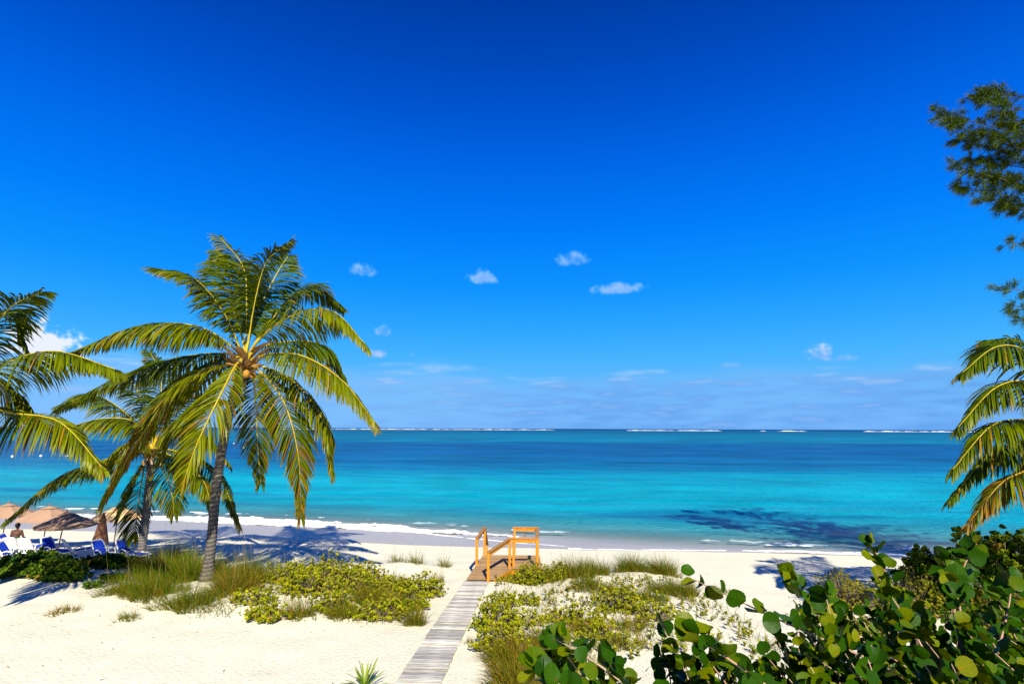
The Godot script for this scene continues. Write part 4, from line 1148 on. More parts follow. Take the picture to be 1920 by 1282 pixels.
# ---------------------------------------------------------------- litter on the sand: dry stems, weed, leaf scraps
func make_litter() -> void:
	rng.seed = 404
	var mb := MB.new()
	for k in 5200:
		var x := rng.randf_range(-13.0, 7.5)
		var z := rng.randf_range(-24.5, -13.5)
		var near := 0.0
		for d in DUNES:
			near = maxf(near, exp(-((x - d[0]) ** 2 + (z - d[1]) ** 2) / (d[2] * d[2]) * 1.3))
		if rng.randf() > near * 1.1 - 0.1: continue
		if absf(x - walk_x(z)) < 0.75: continue
		var a := rng.randf() * TAU
		var g := rng.randf_range(0.6, 1.2)
		mb.blade(spot(x, z, -0.012), Vector3(cos(a), rng.randf_range(0.0, 0.25), sin(a)).normalized(), rng.randf_range(0.15, 0.5), 0.009, Vector3(-sin(a), 0.2, cos(a)), Vector3(rng.randfn(), -0.3, rng.randfn()) * 0.6, 3, Color(0.22 * g, 0.15 * g, 0.07 * g), Color(0.30 * g, 0.2 * g, 0.09 * g))
	var cover := MB.new()
	var stalk := MB.new()
	for k in 1150:
		var x := rng.randf_range(-0.6, 6.6)
		var z := rng.randf_range(-22.6, -13.6)
		if k % 4 == 0:
			x = rng.randf_range(-8.2, -2.6)
			z = rng.randf_range(-21.5, -16.2)
		if noise.get_noise_2d(x * 45.0, z * 45.0) < -0.08: continue
		var p := spot(x, z)
		var tall := rng.randf_range(0.08, 0.3)
		var tip := p + Vector3(rng.randfn() * 0.06, tall, rng.randfn() * 0.06)
		stalk.col = Color(0.2, 0.15, 0.08)
		stalk.tube([p, tip], [0.006, 0.004], 3, false)
		var cc := Color(0.13, 0.17, 0.012).lerp(Color(0.38, 0.35, 0.012), rng.randf())
		var many := rng.randi_range(8, 20)
		for j in many:
			var a := j * 2.4
			var d := Vector3(cos(a), rng.randf_range(0.1, 1.0), sin(a)).normalized()
			cover.blade(tip - Vector3(0, rng.randf() * tall * 0.7, 0), d, rng.randf_range(0.05, 0.1), 0.038, d.cross(Vector3.UP), Vector3.UP * 0.2, 3, cc, cc, 2.2)
	whole("ground_cover", cover.mesh(), M.bush_leaf, "low pale green creeping sprigs spread over the dune sand", "ground cover", "", "stuff")
	whole("ground_cover_stalks", stalk.mesh(), M.stem, "thin brown stalks under the low creeping sprigs on the dune", "ground cover", "", "stuff")
	# thin grass that comes up everywhere between the dune bushes
	var thin := MB.new()
	for k in 5200:
		var x := rng.randf_range(-8.4, -2.4) if k % 2 == 0 else rng.randf_range(-0.5, 6.8)
		var z := rng.randf_range(-21.8, -15.8) if k % 2 == 0 else rng.randf_range(-23.6, -12.4)
		if noise.get_noise_2d(x * 55.0 + 40.0, z * 55.0) < 0.02: continue
		if absf(x - walk_x(z)) < 0.8: continue
		var g := rng.randf_range(0.7, 1.3)
		var cc := (Color(0.07, 0.12, 0.004) if rng.randf() < 0.6 else Color(0.24, 0.16, 0.015)) * g
		cc.a = 1.0
		var lean := Vector3(rng.randfn() * 0.3 - 0.1, 1.0, rng.randfn() * 0.3).normalized()
		thin.blade(spot(x, z), lean, rng.randf_range(0.25, 0.8), 0.014, Vector3(rng.randfn(), 0, rng.randfn()), Vector3(lean.x, -0.3, lean.z) * rng.randf_range(0.4, 1.4), 4, cc * Color(1.1, 1.0, 1.0), cc)
	whole("thin_grass", thin.mesh(), M.grass, "thin upright grass growing up between the dune bushes", "grass", "", "stuff")
	whole("dry_stem_litter", mb.mesh(), M.litter, "dry brown stems and runners scattered among the dune plants", "plant litter", "", "stuff")
	mb = MB.new()
	for k in 560:
		var x := rng.randf_range(-26.0, 14.0)
		var z := 0.0
		if k % 3 == 0:
			z = along(DRY, x) + 2.6 + 0.6 * noise.get_noise_1d(x * 9.0) + rng.randfn() * 0.12
			if fine.get_noise_1d(x * 25.0) < 0.05: continue
		else:
			z = rng.randf_range(-28.0, -10.5)
			x = rng.randf_range(-13.0, 9.0)
			if absf(x - walk_x(z)) < 0.65 and z > -26.0: continue
		var a := rng.randf() * TAU
		var s := rng.randf_range(0.008, 0.026)
		var p := spot(x, z, -0.01)
		var u := Vector3(cos(a), 0.15, sin(a)) * s * rng.randf_range(1.0, 3.0)
		var w := Vector3(-sin(a), 0.1, cos(a)) * s * 0.6
		mb.col = Color(0.12, 0.08, 0.045) * rng.randf_range(0.6, 1.6)
		mb.quad(p - u, p - w, p + u + Vector3(0, s * 0.4, 0), p + w)
	whole("seaweed_scraps", mb.mesh(), M.litter, "dark scraps of seaweed and leaf strewn over the open sand", "seaweed", "", "stuff")

# ---------------------------------------------------------------- boardwalk and deck
func make_boardwalk() -> void:
	rng.seed = 55
	var t := thing("boardwalk", "weathered grey plank boardwalk crossing the sand to the deck", "boardwalk", Vector3(walk_x(-14.0), walk_y(-14.0), -14.0))
	var pitch := 0.232
	var turn := atan2(0.52, 9.4) * -1.0
	var shapes := []
	for k in 4:
		var mb := MB.new()
		mb.box(Transform3D(Basis(), Vector3.ZERO), Vector3(0.86 + 0.012 * k, 0.04, pitch - 0.018 - 0.004 * k), 0.006)
		shapes.append(mb.mesh())
	var z := -7.5
	while z > -21.35:
		var o := part(t, "plank", shapes[rng.randi() % 4], M["grey_plank_%d" % (rng.randi() % 6)])
		var tilt := atan2(walk_y(z - 0.5) - walk_y(z + 0.5), 1.0)
		o.transform = Transform3D(Basis.from_euler(Vector3(tilt + rng.randf_range(-0.015, 0.015), turn + rng.randf_range(-0.012, 0.012), rng.randf_range(-0.012, 0.012))), Vector3(walk_x(z) + rng.randf_range(-0.012, 0.012), walk_y(z) - 0.012 + rng.randf_range(-0.009, 0.007), z) - t.position)
		z -= pitch
	for s in [-0.3, 0.3]:
		var mb := MB.new()
		var a := Vector3(walk_x(-7.4) + s, walk_y(-7.4) - 0.085, -7.4) - t.position
		var b := Vector3(walk_x(-21.3) + s, walk_y(-21.3) - 0.085, -21.3) - t.position
		mb.box(Transform3D(Basis.looking_at(b - a), (a + b) * 0.5), Vector3(0.05, 0.09, a.distance_to(b)), 0.005)
		part(t, "stringer", mb.mesh(), M.grey_plank_0)

func beam(parent: Node, called: String, a: Vector3, b: Vector3, w: float, h: float, m: Material) -> MeshInstance3D:
	var mb := MB.new()
	var d := b - a
	var up := Vector3.UP if absf(d.normalized().y) < 0.95 else Vector3.BACK
	mb.box(Transform3D(Basis.looking_at(d, up), Vector3.ZERO), Vector3(w, h, d.length()), 0.008)
	var o := part(parent, called, mb.mesh(), m)
	o.position = (a + b) * 0.5
	return o

func make_deck() -> void:
	rng.seed = 66
	var y := 1.17
	var t := thing("beach_deck", "small wooden beach deck with orange-brown railings at the boardwalk's end", "deck", Vector3(-0.3, y, -23.4))
	var o := t.position
	# outline of the floor: left edge and right edge by z
	var left := func(z: float) -> float: return lerpf(-1.60, -1.20, clampf((z + 21.4) / -3.9, 0.0, 1.0))
	var right := func(z: float) -> float: return lerpf(-0.62, 0.0, (z + 21.4) / -1.6) if z > -23.0 else 1.2
	var z := -21.46
	while z > -25.35:
		var mb := MB.new()
		var x0: float = left.call(z)
		var x1: float = right.call(z)
		mb.box(Transform3D(Basis(), Vector3.ZERO), Vector3(x1 - x0, 0.035, 0.132), 0.005)
		var pl := part(t, "plank", mb.mesh(), M["deck_plank_%d" % (rng.randi() % 4)])
		pl.position = Vector3((x0 + x1) * 0.5, y + rng.randf_range(-0.002, 0.002) - 0.0175, z) - o
		z -= 0.139
	# fascia boards and joists under the edge
	for e in [[Vector3(-0.60, y - 0.13, -21.45), Vector3(0.02, y - 0.13, -22.98)], [Vector3(0.02, y - 0.13, -22.96), Vector3(1.18, y - 0.13, -22.96)], [Vector3(1.18, y - 0.13, -22.98), Vector3(1.18, y - 0.13, -25.36)], [Vector3(-1.22, y - 0.13, -25.38), Vector3(1.2, y - 0.13, -25.38)], [Vector3(-1.57, y - 0.13, -21.5), Vector3(-1.2, y - 0.13, -25.36)]]:
		beam(t, "fascia_board", e[0] - o, e[1] - o, 0.04, 0.19, M.rail_wood)
	# posts: foot, height above the floor
	var post := {"a1": [Vector3(-1.36, 0, -23.4), 1.02], "a2": [Vector3(-1.14, 0, -25.2), 1.12], "b1": [Vector3(-0.82, 0, -21.25), 0.93], "b2": [Vector3(-0.06, 0, -23.1), 1.06], "b3": [Vector3(1.0, 0, -23.1), 1.06], "c1": [Vector3(0.13, 0, -25.25), 1.12], "c2": [Vector3(1.12, 0, -25.2), 1.12]}
	var top := {}
	for k in post:
		var p: Vector3 = post[k][0]
		var foot := minf(y - 0.12, ground(p.x, p.z) - 0.15)
		beam(t, "post", Vector3(p.x, foot, p.z) - o, Vector3(p.x, y + post[k][1], p.z) - o, 0.1, 0.1, M.rail_wood)
		top[k] = Vector3(p.x, y + post[k][1], p.z) - o
	beam(t, "post", Vector3(0.09, y - 0.12, -23.16) - o, Vector3(0.09, y + 1.04, -23.16) - o, 0.09, 0.09, M.rail_wood)
	for e in [["a1", "a2"], ["b1", "b2"], ["b2", "b3"], ["b3", "c2"], ["c1", "c2"]]:
		var a: Vector3 = top[e[0]]
		var b: Vector3 = top[e[1]]
		var d := (b - a).normalized() * 0.07
		var flat: bool = e[0] == "b2" or e[0] == "c1"
		beam(t, "handrail", a - d + Vector3(0, 0.021 + (0.003 if flat else 0.0), 0), b + d + Vector3(0, 0.021 + (0.003 if flat else 0.0), 0), 0.14, 0.038, M.rail_wood if flat else M.rail_top_wood)
		beam(t, "rail", a + d * 0.8 + Vector3(0, -0.075, 0), b - d * 0.8 + Vector3(0, -0.075, 0), 0.04, 0.12, M.rail_wood)
	# stairs down to the beach and their rail
	for k in 3:
		var sy := y - 0.17 * (k + 1)
		beam(t, "stair_tread", Vector3(-1.12, sy, -25.55 - 0.28 * k) - o, Vector3(0.1, sy, -25.55 - 0.28 * k) - o, 0.27, 0.04, M.deck_plank_1)
	for x in [-1.16, 0.14]:
		beam(t, "stair_stringer", Vector3(x, y - 0.12, -25.4) - o, Vector3(x, y - 0.68, -26.35) - o, 0.04, 0.2, M.rail_wood)
	var low := Vector3(-1.08, y - 0.5 + 0.62, -26.55) - o
	beam(t, "post", Vector3(-1.08, ground(-1.08, -26.55) - 0.1, -26.55) - o, low, 0.09, 0.09, M.rail_wood)
	beam(t, "handrail", top.a2 + Vector3(0, 0.0, -0.06), low + Vector3(0, 0.03, -0.05), 0.12, 0.038, M.rail_top_wood)
	# a length of rope hangs from the back rail
	var mb := MB.new()
	var pts := []
	var rad := []
	for k in 12:
		pts.append(Vector3(0.02 * sin(k * 1.7), -0.04 * k, 0.012 * cos(k * 1.7)))
		rad.append(0.012 + 0.012 * (k % 2))
	mb.tube(pts, rad, 6)
	var rope := whole("rope", mb.mesh(), M.rope, "short brown rope hanging from the back rail of the deck", "rope")
	rope.position = Vector3(0.58, y + 0.99, -25.17)

# ---------------------------------------------------------------- loungers and umbrellas
func make_lounger() -> Node3D:
	var t := thing("sun_lounger", "", "sun lounger", Vector3.ZERO, 0.0, "white and blue sun loungers")
	var w := 0.32
	# side rails run from the foot (x = 1.25) to the hinge (x = 0), the back leans up towards -x
	for s in [-1.0, 1.0]:
		var mb := MB.new()
		var pts := [Vector3(1.32, 0.30, s * w), Vector3(0.9, 0.36, s * w), Vector3(0.4, 0.34, s * w), Vector3(0.0, 0.33, s * w)]
		mb.tube(pts, [0.03, 0.035, 0.035, 0.035], 8)
		part(t, "side_rail", mb.mesh(), M.white_plastic)
		mb = MB.new()
		mb.tube([Vector3(0.0, 0.33, s * (w + 0.03)), Vector3(-0.02, 0.52, s * (w + 0.05)), Vector3(0.2, 0.58, s * (w + 0.05)), Vector3(0.42, 0.52, s * (w + 0.05)), Vector3(0.5, 0.36, s * (w + 0.03))], [0.025, 0.028, 0.032, 0.028, 0.025], 8)
		part(t, "armrest", mb.mesh(), M.white_plastic)
		for x in [0.05, 1.1]:
			mb = MB.new()
			mb.tube([Vector3(x, 0.34, s * w), Vector3(x + 0.05, 0.15, s * (w + 0.02)), Vector3(x - 0.06, 0.0, s * (w + 0.03))], [0.035, 0.03, 0.028], 8)
			part(t, "leg", mb.mesh(), M.white_plastic)
	var up := Vector3(-0.42, 0.62, 0.0)
	var hinge := Vector3(-0.02, 0.34, 0.0)
	var mb := MB.new()
	var loop := []
	var rad := []
	for k in 15:
		var f := k / 14.0
		var a := PI * f
		var side := cos(a)
		var rise := pow(sin(a), 0.35)
		loop.append(hinge + up * rise + Vector3(0, 0, -signf(side) * pow(absf(side), 0.4) * w * 0.95))
		rad.append(0.038)
	mb.tube(loop, rad, 8)
	part(t, "back_frame", mb.mesh(), M.white_plastic)
	mb = MB.new()
	mb.box(Transform3D(Basis(up.normalized(), up.normalized().cross(Vector3.BACK) * -1.0, Vector3.BACK), hinge + up * 0.5), Vector3(up.length() * 0.86, 0.014, w * 1.72), 0.004)
	part(t, "back_sling", mb.mesh(), M.blue_sling)
	for k in 5:
		mb = MB.new()
		mb.box(Transform3D(Basis(up.normalized(), up.normalized().cross(Vector3.BACK) * -1.0, Vector3.BACK), hinge + up * (0.14 + 0.18 * k) + Vector3(-0.03, -0.02, 0)), Vector3(0.125, 0.012, w * 1.8), 0.004)
		part(t, "back_slat", mb.mesh(), M.white_plastic)
	mb = MB.new()
	mb.box(Transform3D(Basis(), Vector3(0.64, 0.335, 0)), Vector3(1.24, 0.014, w * 1.86), 0.004)
	part(t, "seat_sling", mb.mesh(), M.blue_sling)
	mb = MB.new()
	mb.tube([Vector3(1.32, 0.3, -w), Vector3(1.36, 0.29, 0), Vector3(1.32, 0.3, w)], [0.032, 0.032, 0.032], 8)
	part(t, "foot_bar", mb.mesh(), M.white_plastic)
	return t

func make_umbrella(label: String, at: Vector3, r: float, tall: float, cloth: Material, lean: Vector3, turn: float) -> void:
	var t := thing("beach_umbrella", label, "umbrella", at, turn, "open beach umbrellas")
	var mb := MB.new()
	var top := Vector3(lean.x, tall, lean.z)
	mb.tube([Vector3(0, -0.25, 0), top * 0.5, top], [0.024, 0.024, 0.02], 8)
	part(t, "pole", mb.mesh(), M.pole_wood)
	var hub := top + Vector3(0, -0.05, 0)
	for k in 8:
		var a := TAU * k / 8.0
		var b := TAU * (k + 1) / 8.0
		var rows := 5
		var grid := []
		for j in rows + 1:
			var f := lerpf(0.2, 1.0, float(j) / rows)
			var row := []
			for e in 5:
				var g := e / 4.0
				var p0 := Vector3(cos(a), 0, sin(a)) * r * f
				var p1 := Vector3(cos(b), 0, sin(b)) * r * f
				var sag := sin(PI * g) * 0.05 * f
				row.append(hub + p0.lerp(p1, g) * (1.0 - sag * 0.6) + Vector3(0, -0.52 * r * pow(f, 1.25) * 0.8 - sag * 0.35, 0))
			grid.append(row)
		mb = MB.new()
		for j in rows:
			for e in 4:
				mb.quad(grid[j][e], grid[j + 1][e], grid[j + 1][e + 1], grid[j][e + 1])
		# a short hem hangs from the rim
		for e in 4:
			var h := Vector3(0, -0.07, 0)
			mb.quad(grid[rows][e], grid[rows][e] + h, grid[rows][e + 1] + h, grid[rows][e + 1])
		part(t, "canopy_panel", mb.mesh(), cloth)
		mb = MB.new()
		mb.tube([hub + Vector3(0, -0.05, 0), grid[2][0] + Vector3(0, -0.02, 0), grid[rows][0] + Vector3(0, -0.015, 0)], [0.008, 0.008, 0.006], 4)
		part(t, "rib", mb.mesh(), M.pole_wood)
	mb = MB.new()
	for k in 8:
		var a := TAU * k / 8.0
		var b := TAU * (k + 1) / 8.0
		var q := hub + Vector3(0, 0.05, 0)
		mb.tri(q, q + Vector3(cos(a) * r * 0.3, -0.1 * r, sin(a) * r * 0.3), q + Vector3(cos(b) * r * 0.3, -0.1 * r, sin(b) * r * 0.3))
	part(t, "vent_cap", mb.mesh(), cloth)
	mb = MB.new()
	mb.ball(top + Vector3(0, 0.06, 0), Vector3(0.03, 0.05, 0.03), 6, 8)
	part(t, "finial", mb.mesh(), M.pole_wood)

func make_beach_furniture() -> void:
	rng.seed = 88
	var first := make_lounger()
	var spots := [
		[-22.1, -26.2, 1.9, "shaded lounger in front of the seated person, at the left edge"],
		[-21.2, -26.0, 1.7, "shaded grey-looking lounger just right of the seated person"],
		[-20.1, -25.9, -0.25, "sunlit lounger with bright blue back, second umbrella pole beside it"],
		[-18.95, -25.6, 0.9, "shaded lounger under the low umbrella, long seat to the right"],
		[-17.25, -25.0, -0.35, "sunlit lounger with bright blue back under the closed umbrella"],
		[-16.3, -25.1, -0.3, "sunlit lounger nearest the shorter palm's trunk"],
		[-20.5, -24.2, 0.1, "front lounger half hidden by the dark leafy shrubs"],
		[-22.6, -24.9, 0.1, "lounger cut off by the left edge, only a white rail in view"]]
	for k in spots.size():
		var e: Array = spots[k]
		var o: Node3D = first if k == 0 else copy(first)
		o.position = spot(e[0], e[1], 0.01)
		o.rotation.y = e[2]
		o.scale = Vector3.ONE * 0.84
		o.set_meta("label", e[3])
	make_umbrella("tan umbrella cut off by the left edge", spot(-24.8, -28.8, 0.0), 1.15, 2.05, M.canvas, Vector3(0.1, 0, 0), 0.2)
	make_umbrella("tan umbrella second from the left edge, behind the palm frond's tip", spot(-22.0, -27.8, 0.0), 1.2, 2.0, M.canvas, Vector3(0.12, 0, 0), 0.0)
	make_umbrella("low tan umbrella left of the closed one, pole leaning right", spot(-19.4, -25.3, 0.0), 1.18, 1.9, M.canvas, Vector3(0.22, 0, 0.0), 0.4)
	make_umbrella("pale cream umbrella beside the shorter palm's trunk", spot(-19.0, -28.3, 0.0), 1.15, 2.05, M.canvas_pale, Vector3(0.08, 0, 0), 0.1)
	# the closed one
	var t := thing("closed_umbrella", "folded brown umbrella standing between two loungers", "umbrella", spot(-17.7, -25.5))
	var mb := MB.new()
	mb.tube([Vector3(0, -0.2, 0), Vector3(0, 1.9, 0)], [0.024, 0.02], 8)
	part(t, "pole", mb.mesh(), M.pole_wood)
	mb = MB.new()
	var rows := [[0.55, 0.27], [0.7, 0.275], [1.0, 0.215], [1.3, 0.16], [1.55, 0.115], [1.6, 0.13], [1.75, 0.085], [1.92, 0.015]]
	var cols := 32
	for a in rows.size():
		for b in cols:
			var th := TAU * b / cols
			var q: float = rows[a][1] * (1.0 + 0.16 * cos(th * 8.0) + 0.05 * sin(th * 3.0 + a))
			mb.vert(Vector3(cos(th) * q, rows[a][0] + (0.03 * cos(th * 8.0) if a == 0 else 0.0), sin(th) * q), Vector3(cos(th), 0.25, sin(th)).normalized())
	for a in rows.size() - 1:
		for b in cols:
			var q := a * cols + b
			var e := a * cols + (b + 1) % cols
			mb.i.append_array(PackedInt32Array([q, e, q + cols, e, e + cols, q + cols]))
	part(t, "folded_canopy", mb.mesh(), M.canvas_brown)
	# mooring buoys out on the lagoon
	for e in [[-107.6, -124.9, "white buoy on the lagoon, leftmost of all"], [-103.6, -127.5, "white buoy on the lagoon, second from the left edge"], [-98.2, -127.9, "white buoy on the lagoon, third from the left edge"], [-87.2, -170.1, "white buoy just left of the tall palm's trunk, the lowest there"], [-112.2, -223.4, "white buoy seen against the tall palm's trunk"], [-111.2, -231.2, "white buoy just right of the tall palm's trunk, the farthest out"], [-85.2, -184.0, "white buoy right of the tall palm's trunk, the nearest there"]]:
		var b := thing("buoy", e[2], "buoy", Vector3(e[0], 0.0, e[1]), 0.0, "white buoys on the lagoon")
		mb = MB.new()
		mb.ball(Vector3(0, 0.12, 0), Vector3(0.27, 0.25, 0.27), 8, 12)
		part(b, "float", mb.mesh(), M.buoy_white)
		mb = MB.new()
		mb.tube([Vector3(0, 0.34, 0), Vector3(0, 0.45, 0)], [0.06, 0.05], 8)
		part(b, "eye", mb.mesh(), M.buoy_white)

# ---------------------------------------------------------------- the person on the lounger
func field(p: Vector3, bones: Array, k: float) -> float:
	var d := 9.0
	for b in bones:
		var a: Vector3 = b[0]
		var ab: Vector3 = b[1] - a
		var f := clampf((p - a).dot(ab) / maxf(ab.length_squared(), 1e-6), 0.0, 1.0)
		var e := (p - a - ab * f).length() - lerpf(b[2], b[3], f)
		var h := clampf(0.5 + 0.5 * (d - e) / k, 0.0, 1.0)
		d = lerpf(d, e, h) - k * h * (1.0 - h)
	return d

func skin_over(mb: MB, bones: Array, cell: float, k: float) -> void:
	var lo := Vector3.ONE * 9.0
	var hi := -lo
	for b in bones:
		for e in [[b[0], b[2]], [b[1], b[3]]]:
			lo = lo.min(e[0] - Vector3.ONE * (e[1] + cell * 2.0))
			hi = hi.max(e[0] + Vector3.ONE * (e[1] + cell * 2.0))
	var n := Vector3i(((hi - lo) / cell).ceil()) + Vector3i.ONE
	var val := PackedFloat32Array()
	for z in n.z:
		for y in n.y:
			for x in n.x:
				val.append(field(lo + Vector3(x, y, z) * cell, bones, k))
	var at := {}
	var sx := 1
	var sy := n.x
	var sz := n.x * n.y
	for z in n.z - 1:
		for y in n.y - 1:
			for x in n.x - 1:
				var o := x + y * sy + z * sz
				var sum := Vector3.ZERO
				var many := 0
				for e in [[0, 0, 0, 0], [0, 1, 0, 0], [0, 0, 1, 0], [0, 1, 1, 0], [1, 0, 0, 0], [1, 0, 1, 0], [1, 0, 0, 1], [1, 0, 1, 1], [2, 0, 0, 0], [2, 1, 0, 0], [2, 0, 0, 1], [2, 1, 0, 1]]:
					# edges along x, y or z of the cell
					var c := Vector3i.ZERO
					var step := sx
					if e[0] == 0:
						c = Vector3i(0, e[1], e[2])
					elif e[0] == 1:
						c = Vector3i(e[2], 0, e[3]); step = sy
					else:
						c = Vector3i(e[1], e[3], 0); step = sz
					var i0 := o + c.x + c.y * sy + c.z * sz
					var a := val[i0]
					var b := val[i0 + step]
					if (a < 0.0) != (b < 0.0):
						var f := a / (a - b)
						var q := Vector3(c)
						q[e[0]] += f
						sum += q
						many += 1
				if many:
					var p := lo + (Vector3(x, y, z) + sum / many) * cell
					var h := cell * 0.5
					var g := Vector3(field(p + Vector3(h, 0, 0), bones, k) - field(p - Vector3(h, 0, 0), bones, k), field(p + Vector3(0, h, 0), bones, k) - field(p - Vector3(0, h, 0), bones, k), field(p + Vector3(0, 0, h), bones, k) - field(p - Vector3(0, 0, h), bones, k)).normalized()
					at[o] = mb.vert(p, g)
	for z in range(1, n.z - 1):
		for y in range(1, n.y - 1):
			for x in range(1, n.x - 1):
				var o := x + y * sy + z * sz
				for e in [[sx, sy, sz], [sy, sz, sx], [sz, sx, sy]]:
					var a := val[o]
					var b := val[o + e[0]]
					if (a < 0.0) == (b < 0.0): continue
					var q := [at.get(o, -1), at.get(o - e[1], -1), at.get(o - e[1] - e[2], -1), at.get(o - e[2], -1)]
					if q.min() < 0: continue
					var way := (mb.v[q[2]] - mb.v[q[0]]).cross(mb.v[q[1]] - mb.v[q[0]]).dot(mb.n[q[0]])
					if way < 0.0: mb.i.append_array(PackedInt32Array([q[0], q[2], q[1], q[0], q[3], q[2]]))
					else: mb.i.append_array(PackedInt32Array([q[0], q[1], q[2], q[0], q[2], q[3]]))

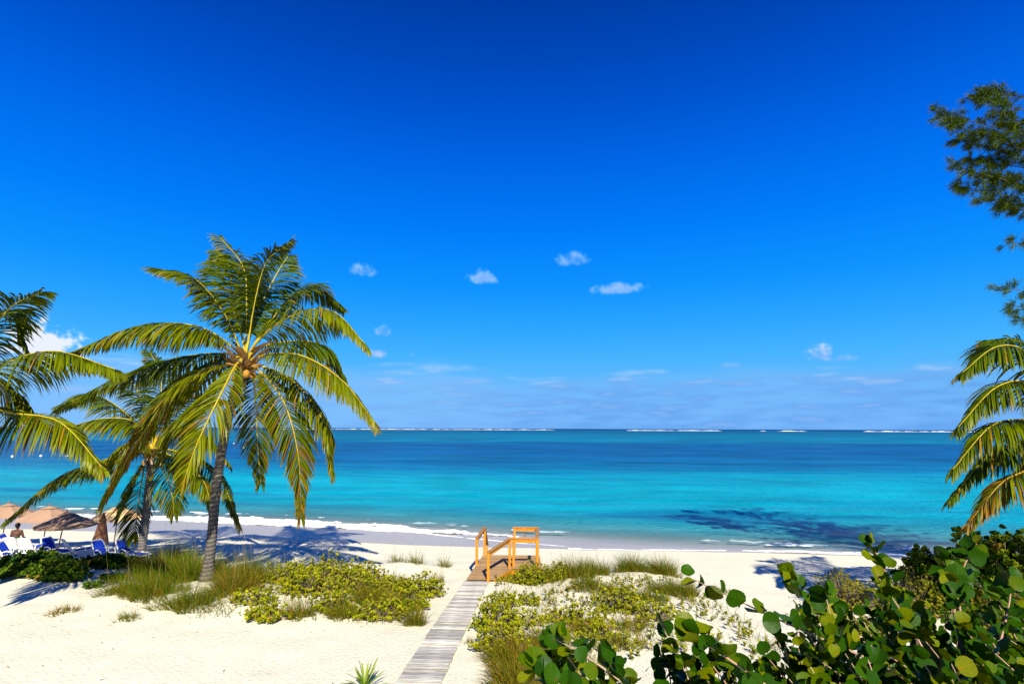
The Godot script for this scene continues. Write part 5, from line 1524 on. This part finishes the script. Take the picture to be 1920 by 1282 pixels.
func make_person() -> void:
	# sits on the edge of a lounger with the back to us, looking out to sea (-z); origin on the seat
	var foot := spot(-22.85, -27.3)
	var t := thing("person", "bare-backed person with dark hair and green shorts sitting facing the sea", "person", foot, 0.25)
	var s := 0.36
	var mb := MB.new()
	var body := [
		[Vector3(-0.09, s + 0.1, 0), Vector3(0.09, s + 0.1, 0), 0.13, 0.13],
		[Vector3(0, s + 0.12, 0.01), Vector3(0, s + 0.3, 0.02), 0.145, 0.125],
		[Vector3(-0.06, s + 0.42, 0.0), Vector3(0.06, s + 0.42, 0.0), 0.13, 0.13],
		[Vector3(0, s + 0.28, 0.02), Vector3(0, s + 0.45, 0.0), 0.13, 0.13],
		[Vector3(-0.15, s + 0.53, -0.01), Vector3(0.15, s + 0.53, -0.01), 0.062, 0.062],
		[Vector3(0, s + 0.55, -0.01), Vector3(0.0, s + 0.66, -0.03), 0.055, 0.05],
		[Vector3(0, s + 0.74, -0.03), Vector3(0, s + 0.79, -0.02), 0.078, 0.092],
		[Vector3(0, s + 0.69, -0.09), Vector3(0, s + 0.73, -0.08), 0.035, 0.05],
		[Vector3(0, s + 0.745, -0.125), Vector3(0, s + 0.725, -0.135), 0.012, 0.014],
		[Vector3(-0.09, s + 0.745, -0.02), Vector3(-0.092, s + 0.765, -0.02), 0.014, 0.016],
		[Vector3(0.09, s + 0.745, -0.02), Vector3(0.092, s + 0.765, -0.02), 0.014, 0.016]]
	for w in [-1.0, 1.0]:
		body.append([Vector3(w * 0.18, s + 0.52, -0.01), Vector3(w * 0.24, s + 0.28, -0.06), 0.055, 0.042])
		body.append([Vector3(w * 0.24, s + 0.28, -0.06), Vector3(w * 0.16, s + 0.2, -0.28), 0.042, 0.03])
		body.append([Vector3(w * 0.09, s + 0.09, -0.02), Vector3(w * 0.14, s + 0.09, -0.44), 0.088, 0.058])
		body.append([Vector3(w * 0.14, s + 0.09, -0.44), Vector3(w * 0.13, 0.1, -0.5), 0.056, 0.036])
		body.append([Vector3(w * 0.13, 0.06, -0.48), Vector3(w * 0.14, 0.045, -0.66), 0.042, 0.03])
	skin_over(mb, body, 0.024, 0.03)
	# hands rest on the knees: palm, four fingers of unequal length, thumb off the side
	for w in [-1.0, 1.0]:
		var wrist := Vector3(w * 0.16, s + 0.2, -0.28)
		var hand := [[wrist, wrist + Vector3(-w * 0.005, -0.012, -0.075), 0.028, 0.03]]
		for k in 4:
			var off: float = (k - 1.5) * 0.019
			var long: float = [0.062, 0.072, 0.068, 0.052][k]
			var kn := wrist + Vector3(-w * 0.005 - w * off, -0.012, -0.085)
			var mid := kn + Vector3(0, -0.006, -long * 0.55)
			hand.append([kn, mid, 0.0095, 0.0085])
			hand.append([mid, mid + Vector3(0, -long * 0.42, -long * 0.28), 0.0085, 0.0075])
		hand.append([wrist + Vector3(-w * 0.024, -0.01, -0.02), wrist + Vector3(-w * 0.055, -0.022, -0.055), 0.012, 0.01])
		hand.append([wrist + Vector3(-w * 0.055, -0.022, -0.055), wrist + Vector3(-w * 0.056, -0.032, -0.085), 0.01, 0.008])
		skin_over(mb, hand, 0.006, 0.006)
	part(t, "body", mb.mesh(), M.skin)
	mb = MB.new()
	skin_over(mb, [[Vector3(0, s + 0.80, 0.0), Vector3(0, s + 0.82, -0.04), 0.095, 0.085], [Vector3(0, s + 0.74, 0.045), Vector3(0, s + 0.8, 0.03), 0.06, 0.085]], 0.02, 0.03)
	part(t, "hair", mb.mesh(), M.hair)
	mb = MB.new()
	var shorts := [[Vector3(-0.09, s + 0.1, 0), Vector3(0.09, s + 0.1, 0), 0.142, 0.142], [Vector3(0, s + 0.12, 0), Vector3(0, s + 0.19, 0.01), 0.15, 0.15]]
	for w in [-1.0, 1.0]: shorts.append([Vector3(w * 0.09, s + 0.09, -0.02), Vector3(w * 0.12, s + 0.09, -0.28), 0.1, 0.085])
	skin_over(mb, shorts, 0.024, 0.03)
	part(t, "shorts", mb.mesh(), M.green_cloth)
	# the lounger under the person
	var l := copy(get_node("sun_lounger"), "lounger under the seated person, facing the sea")
	l.position = spot(-22.8, -26.9, 0.01)
	l.rotation.y = 0.12

func _ready() -> void:
	noise.seed = 12
	noise.frequency = 0.01
	noise.noise_type = FastNoiseLite.TYPE_SIMPLEX_SMOOTH
	noise.fractal_octaves = 3
	fine.seed = 31
	fine.frequency = 0.01
	fine.noise_type = FastNoiseLite.TYPE_SIMPLEX
	fine.fractal_octaves = 4
	# camera
	var cam := Camera3D.new()
	cam.name = "camera"
	cam.position = Vector3(0, 6.5, 0)
	cam.rotation = Vector3(atan(162.0 / 1067.0), 0.0, 0.0035)
	cam.fov = rad_to_deg(2.0 * atan(641.0 / 1067.0))
	cam.near = 0.1
	cam.far = 40000.0
	add_child(cam)
	cam.current = true
	# sky and exposure
	var env := Environment.new()
	env.background_mode = Environment.BG_SKY
	var sky := Sky.new()
	var pano := PanoramaSkyMaterial.new()
	pano.panorama = ImageTexture.create_from_image(sky_picture())
	sky.sky_material = pano
	env.sky = sky
	env.background_energy_multiplier = 1.0 / EXPOSURE
	env.tonemap_mode = Environment.TONE_MAPPER_LINEAR
	env.tonemap_exposure = EXPOSURE
	env.ambient_light_source = Environment.AMBIENT_SOURCE_SKY
	env.sdfgi_enabled = true
	env.ssao_enabled = true
	env.ssil_enabled = true
	var we := WorldEnvironment.new()
	we.name = "world_environment"
	we.environment = env
	add_child(we)
	# sun: behind the camera and a little to the right
	var sun := DirectionalLight3D.new()
	sun.name = "sun"
	sun.light_color = Color(1.0, 0.97, 0.89)
	sun.light_energy = 1.6
	sun.light_angular_distance = 0.5
	sun.shadow_enabled = true
	sun.directional_shadow_max_distance = 200.0
	add_child(sun)
	sun.look_at_from_position(Vector3(4, 20, 28), Vector3(4, 20, 28) + SUN_WAY, Vector3.UP)
	make_materials()
	make_grape_kit()
	make_ground()
	make_sea()
	make_surf()
	make_palms()
	make_casuarina(CASUARINA_ENDS)
	make_boardwalk()
	make_deck()
	make_dune_plants()
	make_grapes()
	make_beach_furniture()
	make_person()
	make_litter()
